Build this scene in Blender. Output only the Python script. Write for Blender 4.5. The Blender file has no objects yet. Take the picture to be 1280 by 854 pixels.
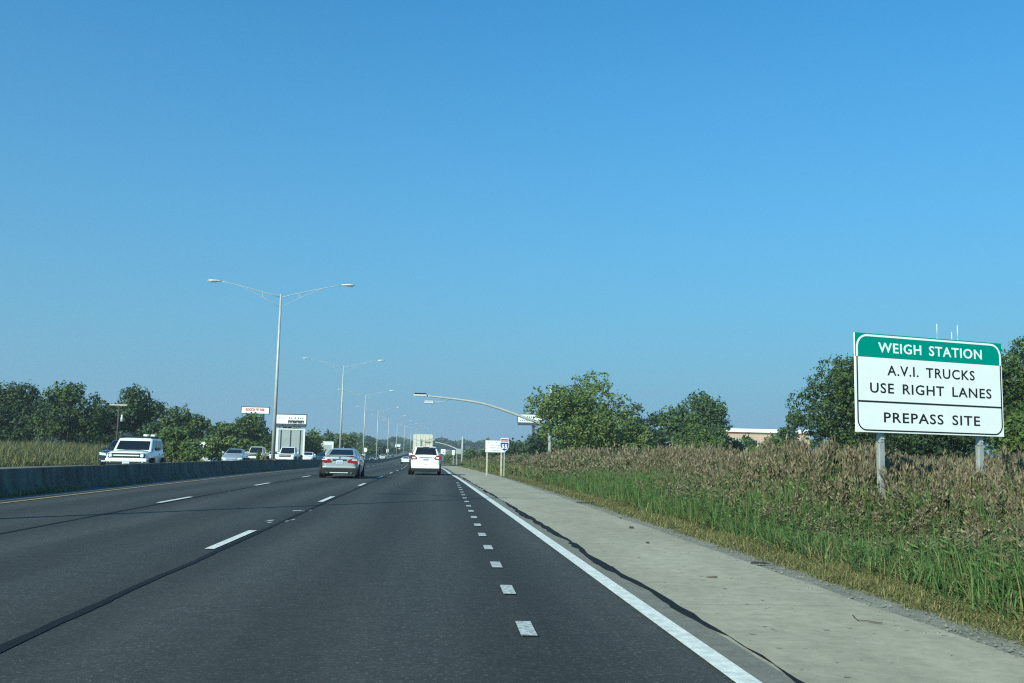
import bpy, bmesh, math, random
import numpy as np
from mathutils import Vector, Matrix

R = math.radians
sc = bpy.context.scene
COL = sc.collection

# ------------------------------------------------------------------ camera
FPX = 1208.0                       # focal length in pixels of a 1280 px wide picture
CAM = Vector((0, 0, 1.374))
PITCH, YAW, ROLL = 0.1149, 0.0725, 0.0221
F_ = Vector((math.sin(YAW) * math.cos(PITCH), math.cos(YAW) * math.cos(PITCH), math.sin(PITCH)))
R0 = Vector((math.cos(YAW), -math.sin(YAW), 0))
U0 = R0.cross(F_)
R_ = R0 * math.cos(ROLL) + U0 * math.sin(ROLL)
U_ = -R0 * math.sin(ROLL) + U0 * math.cos(ROLL)
cam = bpy.data.cameras.new('camera')
cam.sensor_width = 36.0
cam.lens = 36.0 * FPX / 1280.0
cam.clip_end = 9000
cam.clip_start = 0.05
co = bpy.data.objects.new('camera', cam)
COL.objects.link(co)
M = Matrix((R_, U_, -F_)).transposed().to_4x4()
M.translation = CAM
co.matrix_world = M
sc.camera = co
sc.cycles.use_denoising = False      # keep the fine grain of the surfaces
sc.cycles.filter_width = 1.2

# ------------------------------------------------------------------ sky, sun, exposure
SUN_EL = 30.0
SUN_DIR = Vector((-0.64, -0.77, 0)).normalized()      # horizontal direction towards the sun: behind and to the left
world = bpy.data.worlds.new('World')
sc.world = world
world.use_nodes = True
nt = world.node_tree
nt.nodes.clear()
sky = nt.nodes.new('ShaderNodeTexSky')
sky.sky_type = 'NISHITA'
sky.sun_disc = False
sky.sun_elevation = R(SUN_EL)
sky.sun_rotation = math.atan2(SUN_DIR.x, SUN_DIR.y)
sky.air_density = 1.5
sky.dust_density = 1.5
sky.ozone_density = 10.0
bg = nt.nodes.new('ShaderNodeBackground')
bg.inputs['Strength'].default_value = 0.11
wo = nt.nodes.new('ShaderNodeOutputWorld')
tint = nt.nodes.new('ShaderNodeMix')            # the deep clear blue overhead
tint.data_type = 'RGBA'
tint.blend_type = 'MULTIPLY'
tint.inputs[0].default_value = 1.0
tint.inputs[7].default_value = (0.35, 1.07, 1.30, 1)
nt.links.new(sky.outputs[0], tint.inputs[6])
# summer haze thickening towards the horizon
tcw = nt.nodes.new('ShaderNodeTexCoord')
sep = nt.nodes.new('ShaderNodeSeparateXYZ')
nt.links.new(tcw.outputs['Generated'], sep.inputs[0])
inv = nt.nodes.new('ShaderNodeMath'); inv.operation = 'SUBTRACT'; inv.use_clamp = True
inv.inputs[0].default_value = 1.0
nt.links.new(sep.outputs['Z'], inv.inputs[1])
pw = nt.nodes.new('ShaderNodeMath'); pw.operation = 'POWER'; pw.inputs[1].default_value = 3.0
nt.links.new(inv.outputs[0], pw.inputs[0])
ml = nt.nodes.new('ShaderNodeMath'); ml.operation = 'MULTIPLY'; ml.inputs[1].default_value = .95
nt.links.new(pw.outputs[0], ml.inputs[0])
hz_ = nt.nodes.new('ShaderNodeMix'); hz_.data_type = 'RGBA'
nt.links.new(ml.outputs[0], hz_.inputs[0])
nt.links.new(tint.outputs[2], hz_.inputs[6])
hz_.inputs[7].default_value = (2.10, 3.22, 5.1, 1)
nt.links.new(hz_.outputs[2], bg.inputs[0])
nt.links.new(bg.outputs[0], wo.inputs[0])
sl = bpy.data.lights.new('sun', 'SUN')
sl.energy = 5.0
sl.angle = R(0.53)
sl.color = (1.0, 0.94, 0.81)
so = bpy.data.objects.new('sun', sl)
COL.objects.link(so)
sd = Vector((SUN_DIR.x * math.cos(R(SUN_EL)), SUN_DIR.y * math.cos(R(SUN_EL)), math.sin(R(SUN_EL))))
so.rotation_euler = sd.to_track_quat('Z', 'Y').to_euler()
vs = sc.view_settings
vs.view_transform = 'Standard'
vs.look = 'None'
vs.exposure = 0.30
vs.use_white_balance = True      # the cool green cast of the windscreen and the phone
vs.white_balance_temperature = 6400
vs.white_balance_tint = -9
vs.gamma = 1.0
vs.use_curve_mapping = False

# ------------------------------------------------------------------ road alignment
ZK = np.array([0, 30, 60, 90, 140, 220, 330, 480, 800, 1500, 4000.])
GZ = np.array([0, 0, -.07, -.28, -.60, -1.50, -1.35, .55, 2.6, 4.5, 5.0])
GC = np.array([0, 0, -.02, -.28, -1.33, -3.0, -3.1, -.6, 5.0, 17., 60.])

def hermite(kn, d):
    m = np.gradient(kn, ZK)
    m[0] = 0
    d = np.clip(d, 0, ZK[-1])
    i = np.clip(np.searchsorted(ZK, d) - 1, 0, len(ZK) - 2)
    h = ZK[i + 1] - ZK[i]
    t = (d - ZK[i]) / h
    return ((2*t**3 - 3*t**2 + 1)*kn[i] + (t**3 - 2*t**2 + t)*h*m[i] + (-2*t**3 + 3*t**2)*kn[i+1] + (t**3 - t**2)*h*m[i+1])

YS = np.concatenate([np.arange(-60, 60, 3), np.arange(60, 620, 6), np.arange(620, 1500, 40), np.arange(1500, 4001, 250)]).astype(float)
GZS, GCS = hermite(GZ, YS), hermite(GC, YS)
def gz(y): return float(np.interp(y, YS, GZS))
def gc(y): return float(np.interp(y, YS, GCS))
def gza(y): return np.interp(y, YS, GZS)
def gca(y): return np.interp(y, YS, GCS)

def at(px, py, Y):
    """point at forward distance Y that a pixel of the 1280x854 photograph looks at"""
    d = F_ * FPX + R_ * (px - 640) + U_ * (427 - py)
    return CAM + d * (Y / d.y)

# ------------------------------------------------------------------ helpers
def link(o, parent=None):
    COL.objects.link(o)
    if parent is not None:
        o.parent = parent
    return o

def tag(o, label=None, cat=None, group=None, kind=None):
    if label: o['label'] = label
    if cat: o['category'] = cat
    if group: o['group'] = group
    if kind: o['kind'] = kind
    return o

def thing(name, label, cat, loc=(0, 0, 0), rz=0.0, group=None):
    o = bpy.data.objects.new(name, None)
    o.empty_display_size = 0.3
    link(o)
    o.location = loc
    o.rotation_euler = (0, 0, rz)
    return tag(o, label, cat, group)

def obj(name, bm, mats, parent=None, smooth=False, loc=None):
    me = bpy.data.meshes.new(name)
    bm.normal_update()
    bm.to_mesh(me)
    bm.free()
    for m in (mats if isinstance(mats, (list, tuple)) else [mats]):
        me.materials.append(m)
    if smooth:
        me.polygons.foreach_set('use_smooth', [True] * len(me.polygons))
    o = bpy.data.objects.new(name, me)
    link(o, parent)
    if loc is not None:
        o.location = loc
    return o

def raw(name, V, Fc, mats, parent=None, mi=None, smooth=False):
    """fast mesh from numpy arrays of vertices and quads"""
    me = bpy.data.meshes.new(name)
    V = np.asarray(V, dtype=np.float32)
    Fc = np.asarray(Fc, dtype=np.int32)
    n, k = Fc.shape
    me.vertices.add(len(V))
    me.vertices.foreach_set('co', V.ravel())
    me.loops.add(n * k)
    me.loops.foreach_set('vertex_index', Fc.ravel())
    me.polygons.add(n)
    me.polygons.foreach_set('loop_start', np.arange(0, n * k, k, dtype=np.int32))
    if mi is not None:
        me.polygons.foreach_set('material_index', np.asarray(mi, dtype=np.int32))
    if smooth:
        me.polygons.foreach_set('use_smooth', np.ones(n, dtype=bool))
    for m in (mats if isinstance(mats, (list, tuple)) else [mats]):
        me.materials.append(m)
    me.update(calc_edges=True)
    o = bpy.data.objects.new(name, me)
    return link(o, parent)

def copy_tree(o, parent=None):
    c = o.copy()
    COL.objects.link(c)
    c.parent = parent
    for ch in list(o.children):
        copy_tree(ch, c)
    return c

def box(bm, x0, x1, y0, y1, z0, z1, mi=0, bev=0.0):
    vs_ = [bm.verts.new((x, y, z)) for z in (z0, z1) for y in (y0, y1) for x in (x0, x1)]
    idx = [(0, 2, 3, 1), (4, 5, 7, 6), (0, 1, 5, 4), (2, 6, 7, 3), (0, 4, 6, 2), (1, 3, 7, 5)]
    fs = [bm.faces.new([vs_[i] for i in f]) for f in idx]
    for f in fs: f.material_index = mi
    if bev > 0:
        es = list({e for f in fs for e in f.edges})
        r = bmesh.ops.bevel(bm, geom=es, offset=bev, segments=2, profile=.5, affect='EDGES')
        for f in r['faces']: f.material_index = mi
    return fs

def tube(bm, pts, rad, n=8, caps=True, mi=0):
    pts = [Vector(p) for p in pts]
    rads = rad if isinstance(rad, (list, tuple)) else [rad] * len(pts)
    rings = []
    prev = None
    for i, p in enumerate(pts):
        t = (pts[min(i + 1, len(pts) - 1)] - pts[max(i - 1, 0)]).normalized()
        if prev is None:
            a = t.orthogonal().normalized()
        else:
            a = (prev - t * prev.dot(t))
            a = a.normalized() if a.length > 1e-5 else t.orthogonal().normalized()
        prev = a
        b = t.cross(a)
        rings.append([bm.verts.new(p + (a * math.cos(2*math.pi*k/n) + b * math.sin(2*math.pi*k/n)) * rads[i]) for k in range(n)])
    for i in range(len(rings) - 1):
        for k in range(n):
            f = bm.faces.new((rings[i][k], rings[i][(k+1) % n], rings[i+1][(k+1) % n], rings[i+1][k]))
            f.smooth = True
            f.material_index = mi
    if caps:
        for rg in (rings[0][::-1], rings[-1]):
            f = bm.faces.new(rg); f.material_index = mi

def lathe(bm, prof, axis='X', n=24, origin=(0, 0, 0), mi=0, smooth=True):
    """prof: list of (along axis, radius)"""
    ox, oy, oz = origin
    rings = []
    for a, r in prof:
        rg = []
        for k in range(n):
            c, s = math.cos(2*math.pi*k/n)*r, math.sin(2*math.pi*k/n)*r
            p = (ox+a, oy+c, oz+s) if axis == 'X' else ((ox+c, oy+a, oz+s) if axis == 'Y' else (ox+c, oy+s, oz+a))
            rg.append(bm.verts.new(p))
        rings.append(rg)
    for i in range(len(rings)-1):
        for k in range(n):
            f = bm.faces.new((rings[i][k], rings[i][(k+1) % n], rings[i+1][(k+1) % n], rings[i+1][k]))
            f.smooth = smooth
            f.material_index = mi
    for rg in (rings[0][::-1], rings[-1]):
        f = bm.faces.new(rg); f.material_index = mi

def prism(bm, poly, y0, y1, mi=0):
    """polygon in x,z extruded along y"""
    a = [bm.verts.new((x, y0, z)) for x, z in poly]
    b = [bm.verts.new((x, y1, z)) for x, z in poly]
    n = len(poly)
    fs = [bm.faces.new(a), bm.faces.new(b[::-1])]
    for i in range(n):
        fs.append(bm.faces.new((a[i], b[i], b[(i+1) % n], a[(i+1) % n])))
    for f in fs: f.material_index = mi
    bmesh.ops.recalc_face_normals(bm, faces=fs)
    return fs

def strip2d(bm, pts, w, y0, y1, closed=False, mi=0):
    """a flat band following points in x,z with width w, thick along y"""
    pts = [Vector((p[0], p[1])) for p in pts]
    n = len(pts)
    L, Rr = [], []
    for i in range(n):
        p0 = pts[i-1] if (i > 0 or closed) else pts[i]
        p1 = pts[(i+1) % n] if (i < n-1 or closed) else pts[i]
        t = (p1 - p0).normalized()
        nn = Vector((-t.y, t.x))
        L.append(pts[i] + nn*w/2); Rr.append(pts[i] - nn*w/2)
    m = n if closed else n-1
    fs = []
    vL0 = [bm.verts.new((p.x, y0, p.y)) for p in L]; vR0 = [bm.verts.new((p.x, y0, p.y)) for p in Rr]
    vL1 = [bm.verts.new((p.x, y1, p.y)) for p in L]; vR1 = [bm.verts.new((p.x, y1, p.y)) for p in Rr]
    for i in range(m):
        j = (i+1) % n
        fs.append(bm.faces.new((vL0[i], vR0[i], vR0[j], vL0[j])))
        fs.append(bm.faces.new((vL1[i], vL1[j], vR1[j], vR1[i])))
        fs.append(bm.faces.new((vL0[i], vL0[j], vL1[j], vL1[i])))
        fs.append(bm.faces.new((vR0[i], vR1[i], vR1[j], vR0[j])))
    for f in fs: f.material_index = mi
    bmesh.ops.recalc_face_normals(bm, faces=fs)

def arc(cx, cz, r, a0, a1, n=8):
    return [(cx + r*math.cos(R(a0 + (a1-a0)*i/n)), cz + r*math.sin(R(a0 + (a1-a0)*i/n))) for i in range(n+1)]

def text_obj(name, s, mat, parent, cx, cz, width, height, y, bold=0.0, face=-1, depth=0.004):
    """a line of lettering as a mesh in the x,z plane, fitted to width and cap height, facing -y (face=-1) or +y"""
    cu = bpy.data.curves.new(name, 'FONT')
    cu.body = s
    cu.align_x = 'CENTER'
    cu.space_character = 1.12
    cu.space_word = 1.6
    cu.offset = bold
    cu.extrude = 0.5
    cu.resolution_u = 3
    to = bpy.data.objects.new(name + '_curve', cu)
    COL.objects.link(to)
    dg = bpy.context.evaluated_depsgraph_get()
    me = bpy.data.meshes.new_from_object(to.evaluated_get(dg))
    bpy.data.objects.remove(to)
    co_ = np.empty(len(me.vertices)*3, dtype=np.float32)
    me.vertices.foreach_get('co', co_)
    c = co_.reshape(-1, 3)
    mn, mx = c.min(0), c.max(0)
    X = (c[:, 0] - (mn[0]+mx[0])/2) / (mx[0]-mn[0]) * width
    Z = (c[:, 1] - (mn[1]+mx[1])/2) / (mx[1]-mn[1]) * height
    D = (c[:, 2] - mn[2]) / max(mx[2]-mn[2], 1e-6) * depth
    out = np.stack([cx + (X if face < 0 else -X), y + face*D, cz + Z], 1).astype(np.float32)
    me.vertices.foreach_set('co', out.ravel())
    me.update()
    me.materials.clear()
    me.materials.append(mat)
    o = bpy.data.objects.new(name, me)
    return link(o, parent)

# ------------------------------------------------------------------ materials
def mat(name, col, rough=.6, metal=0.0, var=0.0, scale=3.0, col2=None, bump=0.0, bscale=40.0, coat=0.0, spec=.5, island=0.0, trans=0.0, detail=5.0):
    m = bpy.data.materials.new(name)
    m.use_nodes = True
    n, l = m.node_tree.nodes, m.node_tree.links
    b = n['Principled BSDF']
    b.inputs['Roughness'].default_value = rough
    b.inputs['Metallic'].default_value = metal
    b.inputs['Specular IOR Level'].default_value = spec
    if coat:
        b.inputs['Coat Weight'].default_value = coat
        b.inputs['Coat Roughness'].default_value = .04
    c = (*col, 1)
    c2 = (*col2, 1) if col2 else tuple(min(1, v*(1-var)) for v in col) + (1,)
    tc = n.new('ShaderNodeTexCoord')
    out = None
    if var or col2:
        nz = n.new('ShaderNodeTexNoise'); nz.inputs['Scale'].default_value = scale; nz.inputs['Detail'].default_value = detail
        l.new(tc.outputs['Object'], nz.inputs['Vector'])
        mr = n.new('ShaderNodeMapRange'); mr.inputs[1].default_value = .35; mr.inputs[2].default_value = .65
        l.new(nz.outputs['Fac'], mr.inputs[0])
        mx = n.new('ShaderNodeMix'); mx.data_type = 'RGBA'
        mx.inputs[6].default_value = c; mx.inputs[7].default_value = c2
        l.new(mr.outputs[0], mx.inputs[0])
        out = mx.outputs[2]
    if island:
        ge = n.new('ShaderNodeNewGeometry')
        hs = n.new('ShaderNodeHueSaturation')
        mr2 = n.new('ShaderNodeMapRange'); mr2.inputs[3].default_value = 1-island; mr2.inputs[4].default_value = 1+island
        l.new(ge.outputs['Random Per Island'], mr2.inputs[0])
        l.new(mr2.outputs[0], hs.inputs['Value'])
        mr3 = n.new('ShaderNodeMapRange'); mr3.inputs[3].default_value = .5-island*.05; mr3.inputs[4].default_value = .5+island*.05
        mt = n.new('ShaderNodeMath'); mt.operation = 'MULTIPLY'; mt.inputs[1].default_value = 7.31
        fr = n.new('ShaderNodeMath'); fr.operation = 'FRACT'
        l.new(ge.outputs['Random Per Island'], mt.inputs[0]); l.new(mt.outputs[0], fr.inputs[0]); l.new(fr.outputs[0], mr3.inputs[0])
        l.new(mr3.outputs[0], hs.inputs['Hue'])
        if out: l.new(out, hs.inputs['Color'])
        else: hs.inputs['Color'].default_value = c
        out = hs.outputs[0]
    if out: l.new(out, b.inputs['Base Color'])
    else: b.inputs['Base Color'].default_value = c
    if bump:
        nb = n.new('ShaderNodeTexNoise'); nb.inputs['Scale'].default_value = bscale; nb.inputs['Detail'].default_value = 6
        l.new(tc.outputs['Object'], nb.inputs['Vector'])
        bp = n.new('ShaderNodeBump'); bp.inputs['Strength'].default_value = bump; bp.inputs['Distance'].default_value = .02
        l.new(nb.outputs['Fac'], bp.inputs['Height'])
        l.new(bp.outputs[0], b.inputs['Normal'])
    if trans:
        tr = n.new('ShaderNodeBsdfTranslucent')
        ms = n.new('ShaderNodeMixShader'); ms.inputs[0].default_value = trans
        if out: l.new(out, tr.inputs['Color'])
        else: tr.inputs['Color'].default_value = c
        l.new(b.outputs[0], ms.inputs[1]); l.new(tr.outputs[0], ms.inputs[2])
        l.new(ms.outputs[0], n['Material Output'].inputs['Surface'])
    return m

def surface_mat(name, c_a, c_b, c_spk, speck=.25, rough=.85, spec=.35, stretch=.06, big=.35, bump=.5, tracks=False, spots=None, bigmix=1.0):
    """road surface: broad stretched patches, fine aggregate speckle, optional wheel tracks and dark spots"""
    m = bpy.data.materials.new(name)
    m.use_nodes = True
    n, l = m.node_tree.nodes, m.node_tree.links
    b = n['Principled BSDF']
    b.inputs['Roughness'].default_value = rough
    b.inputs['Specular IOR Level'].default_value = spec
    tc = n.new('ShaderNodeTexCoord')
    mp = n.new('ShaderNodeMapping'); mp.inputs['Scale'].default_value = (1, stretch, 1)
    l.new(tc.outputs['Object'], mp.inputs[0])
    n1 = n.new('ShaderNodeTexNoise'); n1.inputs['Scale'].default_value = big*2.2; n1.inputs['Detail'].default_value = 7; n1.inputs['Roughness'].default_value = .62
    l.new(mp.outputs[0], n1.inputs['Vector'])
    r1 = n.new('ShaderNodeMapRange'); r1.inputs[1].default_value = .3; r1.inputs[2].default_value = .7
    l.new(n1.outputs['Fac'], r1.inputs[0])
    mx = n.new('ShaderNodeMix'); mx.data_type = 'RGBA'
    mx.inputs[6].default_value = (*c_a, 1); mx.inputs[7].default_value = (*c_b, 1)
    l.new(r1.outputs[0], mx.inputs[0])
    n2 = n.new('ShaderNodeTexNoise'); n2.inputs['Scale'].default_value = 28; n2.inputs['Detail'].default_value = 5; n2.inputs['Roughness'].default_value = .75
    l.new(tc.outputs['Object'], n2.inputs['Vector'])
    r2 = n.new('ShaderNodeMapRange'); r2.inputs[1].default_value = .53; r2.inputs[2].default_value = .72; r2.inputs[4].default_value = speck*2.4
    l.new(n2.outputs['Fac'], r2.inputs[0])
    m2 = n.new('ShaderNodeMix'); m2.data_type = 'RGBA'
    m2.inputs[7].default_value = (*c_spk, 1)
    l.new(mx.outputs[2], m2.inputs[6]); l.new(r2.outputs[0], m2.inputs[0])
    out = m2.outputs[2]
    # mottling at hand's breadth scale
    n3 = n.new('ShaderNodeTexNoise'); n3.inputs['Scale'].default_value = 5; n3.inputs['Detail'].default_value = 6; n3.inputs['Roughness'].default_value = .7
    l.new(tc.outputs['Object'], n3.inputs['Vector'])
    r3 = n.new('ShaderNodeMapRange'); r3.inputs[1].default_value = .3; r3.inputs[2].default_value = .7; r3.inputs[3].default_value = .82; r3.inputs[4].default_value = 1.16
    l.new(n3.outputs['Fac'], r3.inputs[0])
    hs = n.new('ShaderNodeHueSaturation')
    l.new(out, hs.inputs['Color'])
    val = r3.outputs[0]
    if tracks:
        sx = n.new('ShaderNodeSeparateXYZ'); l.new(tc.outputs['Object'], sx.inputs[0])
        # polished wheel tracks, two per 3.66 m lane, wandering a little
        w = n.new('ShaderNodeTexNoise'); w.noise_dimensions = '1D'; w.inputs['Scale'].default_value = .05
        l.new(sx.outputs['Y'], w.inputs['W'])
        ad = n.new('ShaderNodeMath'); ad.operation = 'ADD'; l.new(sx.outputs['X'], ad.inputs[0]); l.new(w.outputs['Fac'], ad.inputs[1])
        mu = n.new('ShaderNodeMath'); mu.operation = 'MULTIPLY'; mu.inputs[1].default_value = 2*math.pi/1.83; l.new(ad.outputs[0], mu.inputs[0])
        si = n.new('ShaderNodeMath'); si.operation = 'SINE'; l.new(mu.outputs[0], si.inputs[0])
        rr = n.new('ShaderNodeMapRange'); rr.inputs[1].default_value = -1; rr.inputs[2].default_value = 1; rr.inputs[3].default_value = .82; rr.inputs[4].default_value = 1.22
        l.new(si.outputs[0], rr.inputs[0])
        mm = n.new('ShaderNodeMath'); mm.operation = 'MULTIPLY'; l.new(val, mm.inputs[0]); l.new(rr.outputs[0], mm.inputs[1])
        val = mm.outputs[0]
    if spots:
        n4 = n.new('ShaderNodeTexNoise'); n4.inputs['Scale'].default_value = spots; n4.inputs['Detail'].default_value = 2
        l.new(tc.outputs['Object'], n4.inputs['Vector'])
        r4 = n.new('ShaderNodeMapRange'); r4.inputs[1].default_value = .68; r4.inputs[2].default_value = .73; r4.inputs[3].default_value = 1; r4.inputs[4].default_value = .35
        l.new(n4.outputs['Fac'], r4.inputs[0])
        m4 = n.new('ShaderNodeMath'); m4.operation = 'MULTIPLY'; l.new(val, m4.inputs[0]); l.new(r4.outputs[0], m4.inputs[1])
        val = m4.outputs[0]
    l.new(val, hs.inputs['Value'])
    l.new(hs.outputs[0], b.inputs['Base Color'])
    bp = n.new('ShaderNodeBump'); bp.inputs['Strength'].default_value = bump; bp.inputs['Distance'].default_value = .006
    n5 = n.new('ShaderNodeTexNoise'); n5.inputs['Scale'].default_value = 90; n5.inputs['Detail'].default_value = 4
    l.new(tc.outputs['Object'], n5.inputs['Vector'])
    l.new(n5.outputs['Fac'], bp.inputs['Height'])
    l.new(bp.outputs[0], b.inputs['Normal'])
    return m

MT = dict(
    asphalt=surface_mat('asphalt', (.026, .028, .028), (.050, .050, .047), (.19, .19, .18), speck=.24, tracks=True, spec=.25, bump=.9),
    old_asphalt=surface_mat('old_asphalt', (.10, .10, .097), (.135, .135, .128), (.24, .24, .23)),
    concrete=surface_mat('concrete', (.39, .348, .262), (.28, .25, .187), (.44, .41, .35), speck=.12, stretch=.35, spots=9, spec=.12),
    edge_strip=surface_mat('edge_strip', (.21, .195, .16), (.15, .14, .12), (.34, .32, .28), spec=.12),
    seal=mat('bitumen_seal', (.011, .011, .012), .8, var=.3, scale=6, spec=.2),
    paint=mat('road_paint', (.76, .745, .68), .6, var=.28, scale=11, bump=.3),
    paint_worn=mat('worn_road_paint', (.58, .58, .55), .65, col2=(.22, .22, .21), scale=26, bump=.3),
    yellow=mat('yellow_road_paint', (.42, .31, .11), .65, col2=(.22, .18, .10), scale=9),
    gravel=surface_mat('gravel', (.25, .23, .19), (.16, .15, .115), (.40, .38, .33), speck=.5, bump=.35, spec=.1, stretch=.5, big=1.2),
    soil=mat('soil_and_thatch', (.13, .125, .055), .95, col2=(.18, .155, .08), scale=.9, bump=.6, bscale=14),
    barrier=mat('barrier_concrete', (.165, .145, .115), .9, spec=.2, col2=(.095, .085, .068), scale=1.1, bump=.3, bscale=25),
    galv=mat('galvanised_steel', (.43, .44, .43), .5, metal=.12, var=.15, scale=4),
    steel_post=mat('painted_steel_post', (.46, .47, .46), .5, metal=.35, var=.25, scale=6),
    alum=mat('lamp_housing', (.66, .67, .67), .4, metal=.25),
    lens=mat('lamp_lens', (.62, .66, .68), .25),
    white_sign=mat('sign_white_sheeting', (.85, .87, .87), .4, var=.06, scale=2.5),
    green_sign=mat('sign_green_sheeting', (.0, .25, .19), .4),
    black_sign=mat('sign_black', (.012, .012, .013), .5),
    blue_sign=mat('sign_blue', (.012, .045, .22), .4),
    bright_red=mat('sign_bright_red', (.52, .03, .03), .5),
    red_sign=mat('sign_red', (.30, .10, .14), .4),
    back_sign=mat('sign_back_aluminium', (.42, .43, .43), .5, metal=.5),
    wood=mat('weathered_wood', (.07, .055, .042), .85, col2=(.045, .037, .03), scale=5, bump=.4),
    wood_pale=mat('pale_wood_post', (.48, .45, .37), .8, col2=(.36, .33, .27), scale=5, bump=.3),
    bark=mat('bark', (.085, .065, .048), .95, col2=(.05, .04, .03), scale=5, bump=.8, bscale=12),
    paint_silver=mat('silver_car_paint', (.52, .53, .54), .28, metal=.55, coat=.7),
    paint_white=mat('white_car_paint', (.80, .80, .79), .32, coat=.8),
    paint_black=mat('black_car_paint', (.018, .02, .024), .25, coat=.8),
    paint_blue_grey=mat('blue_grey_car_paint', (.03, .04, .055), .28, metal=.4, coat=.8),
    paint_pale=mat('pale_champagne_paint', (.48, .50, .42), .32, coat=.6),
    glass=mat('dark_car_glass', (.010, .014, .022), .06, spec=.28),
    rubber=mat('tyre_rubber', (.018, .018, .019), .85),
    plastic=mat('black_plastic', (.013, .014, .015), .65, spec=.3),
    rim=mat('alloy_rim', (.46, .47, .48), .35, metal=.7),
    chrome=mat('chrome', (.75, .76, .77), .12, metal=1.0),
    red_lens=mat('red_lamp_lens', (.22, .012, .016), .18, coat=.5),
    clear_lens=mat('clear_lamp_lens', (.70, .73, .75), .12, coat=.5),
    amber=mat('amber_lens', (.7, .25, .03), .2),
    plate=mat('number_plate', (.62, .68, .74), .4),
    plate_ink=mat('plate_lettering', (.05, .09, .25), .5),
    trailer_white=mat('trailer_white', (.74, .74, .72), .45, var=.08, scale=.8),
    trailer_grey=mat('trailer_panel_grey', (.36, .39, .39), .5, var=.1, scale=.8),
    dark_metal=mat('dark_steel', (.03, .035, .05), .55),
    wall_tan=mat('tan_wall', (.52, .40, .31), .85, var=.12, scale=.6),
    fascia_white=mat('white_fascia', (.78, .75, .72), .6),
    fascia_red=mat('red_brown_band', (.22, .06, .04), .7),
    litter=mat('litter_plastic', (.75, .74, .70), .5),
    scrap=mat('tyre_scrap', (.03, .03, .03), .9),
    twig=mat('dry_twig', (.10, .07, .045), .9),
)
MT['trailer_cream'] = mat('cream_trailer', (.60, .57, .48), .5, var=.08, scale=.8)
MT['leaf_mid'] = mat('leaves_mid_green', (.108, .158, .045), .6, island=.38, trans=.38, spec=.25)
MT['leaf_dark'] = mat('leaves_dark_green', (.044, .072, .027), .6, island=.38, trans=.22, spec=.25)
MT['leaf_light'] = mat('leaves_light_green', (.155, .205, .06), .6, island=.35, trans=.32, spec=.25)
MT['leaf_blue'] = mat('leaves_blue_green', (.062, .105, .050), .6, island=.35, trans=.22, spec=.25)
MT['weed_head'] = mat('weed_seed_heads', (.205, .168, .108), .85, island=.55, trans=.25, spec=.15)
MT['weed_leaf'] = mat('weed_leaves', (.135, .185, .07), .7, island=.45, trans=.30, spec=.2)
MT['blade'] = mat('grass_blades', (.105, .175, .055), .6, island=.45, trans=.35, spec=.25)
MT['blade_dry'] = mat('dry_grass_blades', (.26, .215, .10), .75, island=.35, trans=.3, spec=.2)
MT['turf'] = mat('verge_turf_blades', (.17, .18, .07), .7, island=.4, trans=.3, spec=.2)
MT['field'] = mat('field_grass', (.14, .155, .068), .7, island=.4, trans=.3, spec=.2)

def add_joints(m, period, width, dark, streak=0.0):
    """joints across a long concrete piece, and rain streaks down its face"""
    n, l = m.node_tree.nodes, m.node_tree.links
    b = n['Principled BSDF']
    src = b.inputs['Base Color'].links[0].from_socket
    tc = n.new('ShaderNodeTexCoord')
    sx = n.new('ShaderNodeSeparateXYZ'); l.new(tc.outputs['Object'], sx.inputs[0])
    d = n.new('ShaderNodeMath'); d.operation = 'DIVIDE'; d.inputs[1].default_value = period; l.new(sx.outputs['Y'], d.inputs[0])
    f = n.new('ShaderNodeMath'); f.operation = 'FRACT'; l.new(d.outputs[0], f.inputs[0])
    g = n.new('ShaderNodeMath'); g.operation = 'GREATER_THAN'; g.inputs[1].default_value = width/period; l.new(f.outputs[0], g.inputs[0])
    r = n.new('ShaderNodeMapRange'); r.inputs[3].default_value = dark; l.new(g.outputs[0], r.inputs[0])
    val = r.outputs[0]
    if streak:
        mp = n.new('ShaderNodeMapping'); mp.inputs['Scale'].default_value = (.5, 2.2, .25); l.new(tc.outputs['Object'], mp.inputs[0])
        nz = n.new('ShaderNodeTexNoise'); nz.inputs['Scale'].default_value = 1.6; nz.inputs['Detail'].default_value = 6; l.new(mp.outputs[0], nz.inputs['Vector'])
        r2 = n.new('ShaderNodeMapRange'); r2.inputs[1].default_value = .35; r2.inputs[2].default_value = .65; r2.inputs[3].default_value = 1-streak; r2.inputs[4].default_value = 1+streak*.4
        l.new(nz.outputs['Fac'], r2.inputs[0])
        k = n.new('ShaderNodeMath'); k.operation = 'MULTIPLY'; l.new(val, k.inputs[0]); l.new(r2.outputs[0], k.inputs[1]); val = k.outputs[0]
    hs = n.new('ShaderNodeHueSaturation')
    l.new(src, hs.inputs['Color']); l.new(val, hs.inputs['Value'])
    l.new(hs.outputs[0], b.inputs['Base Color'])
add_joints(MT['barrier'], 6.1, .05, .35, .35)
add_joints(MT['concrete'], 9.1, .022, .72)

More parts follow.
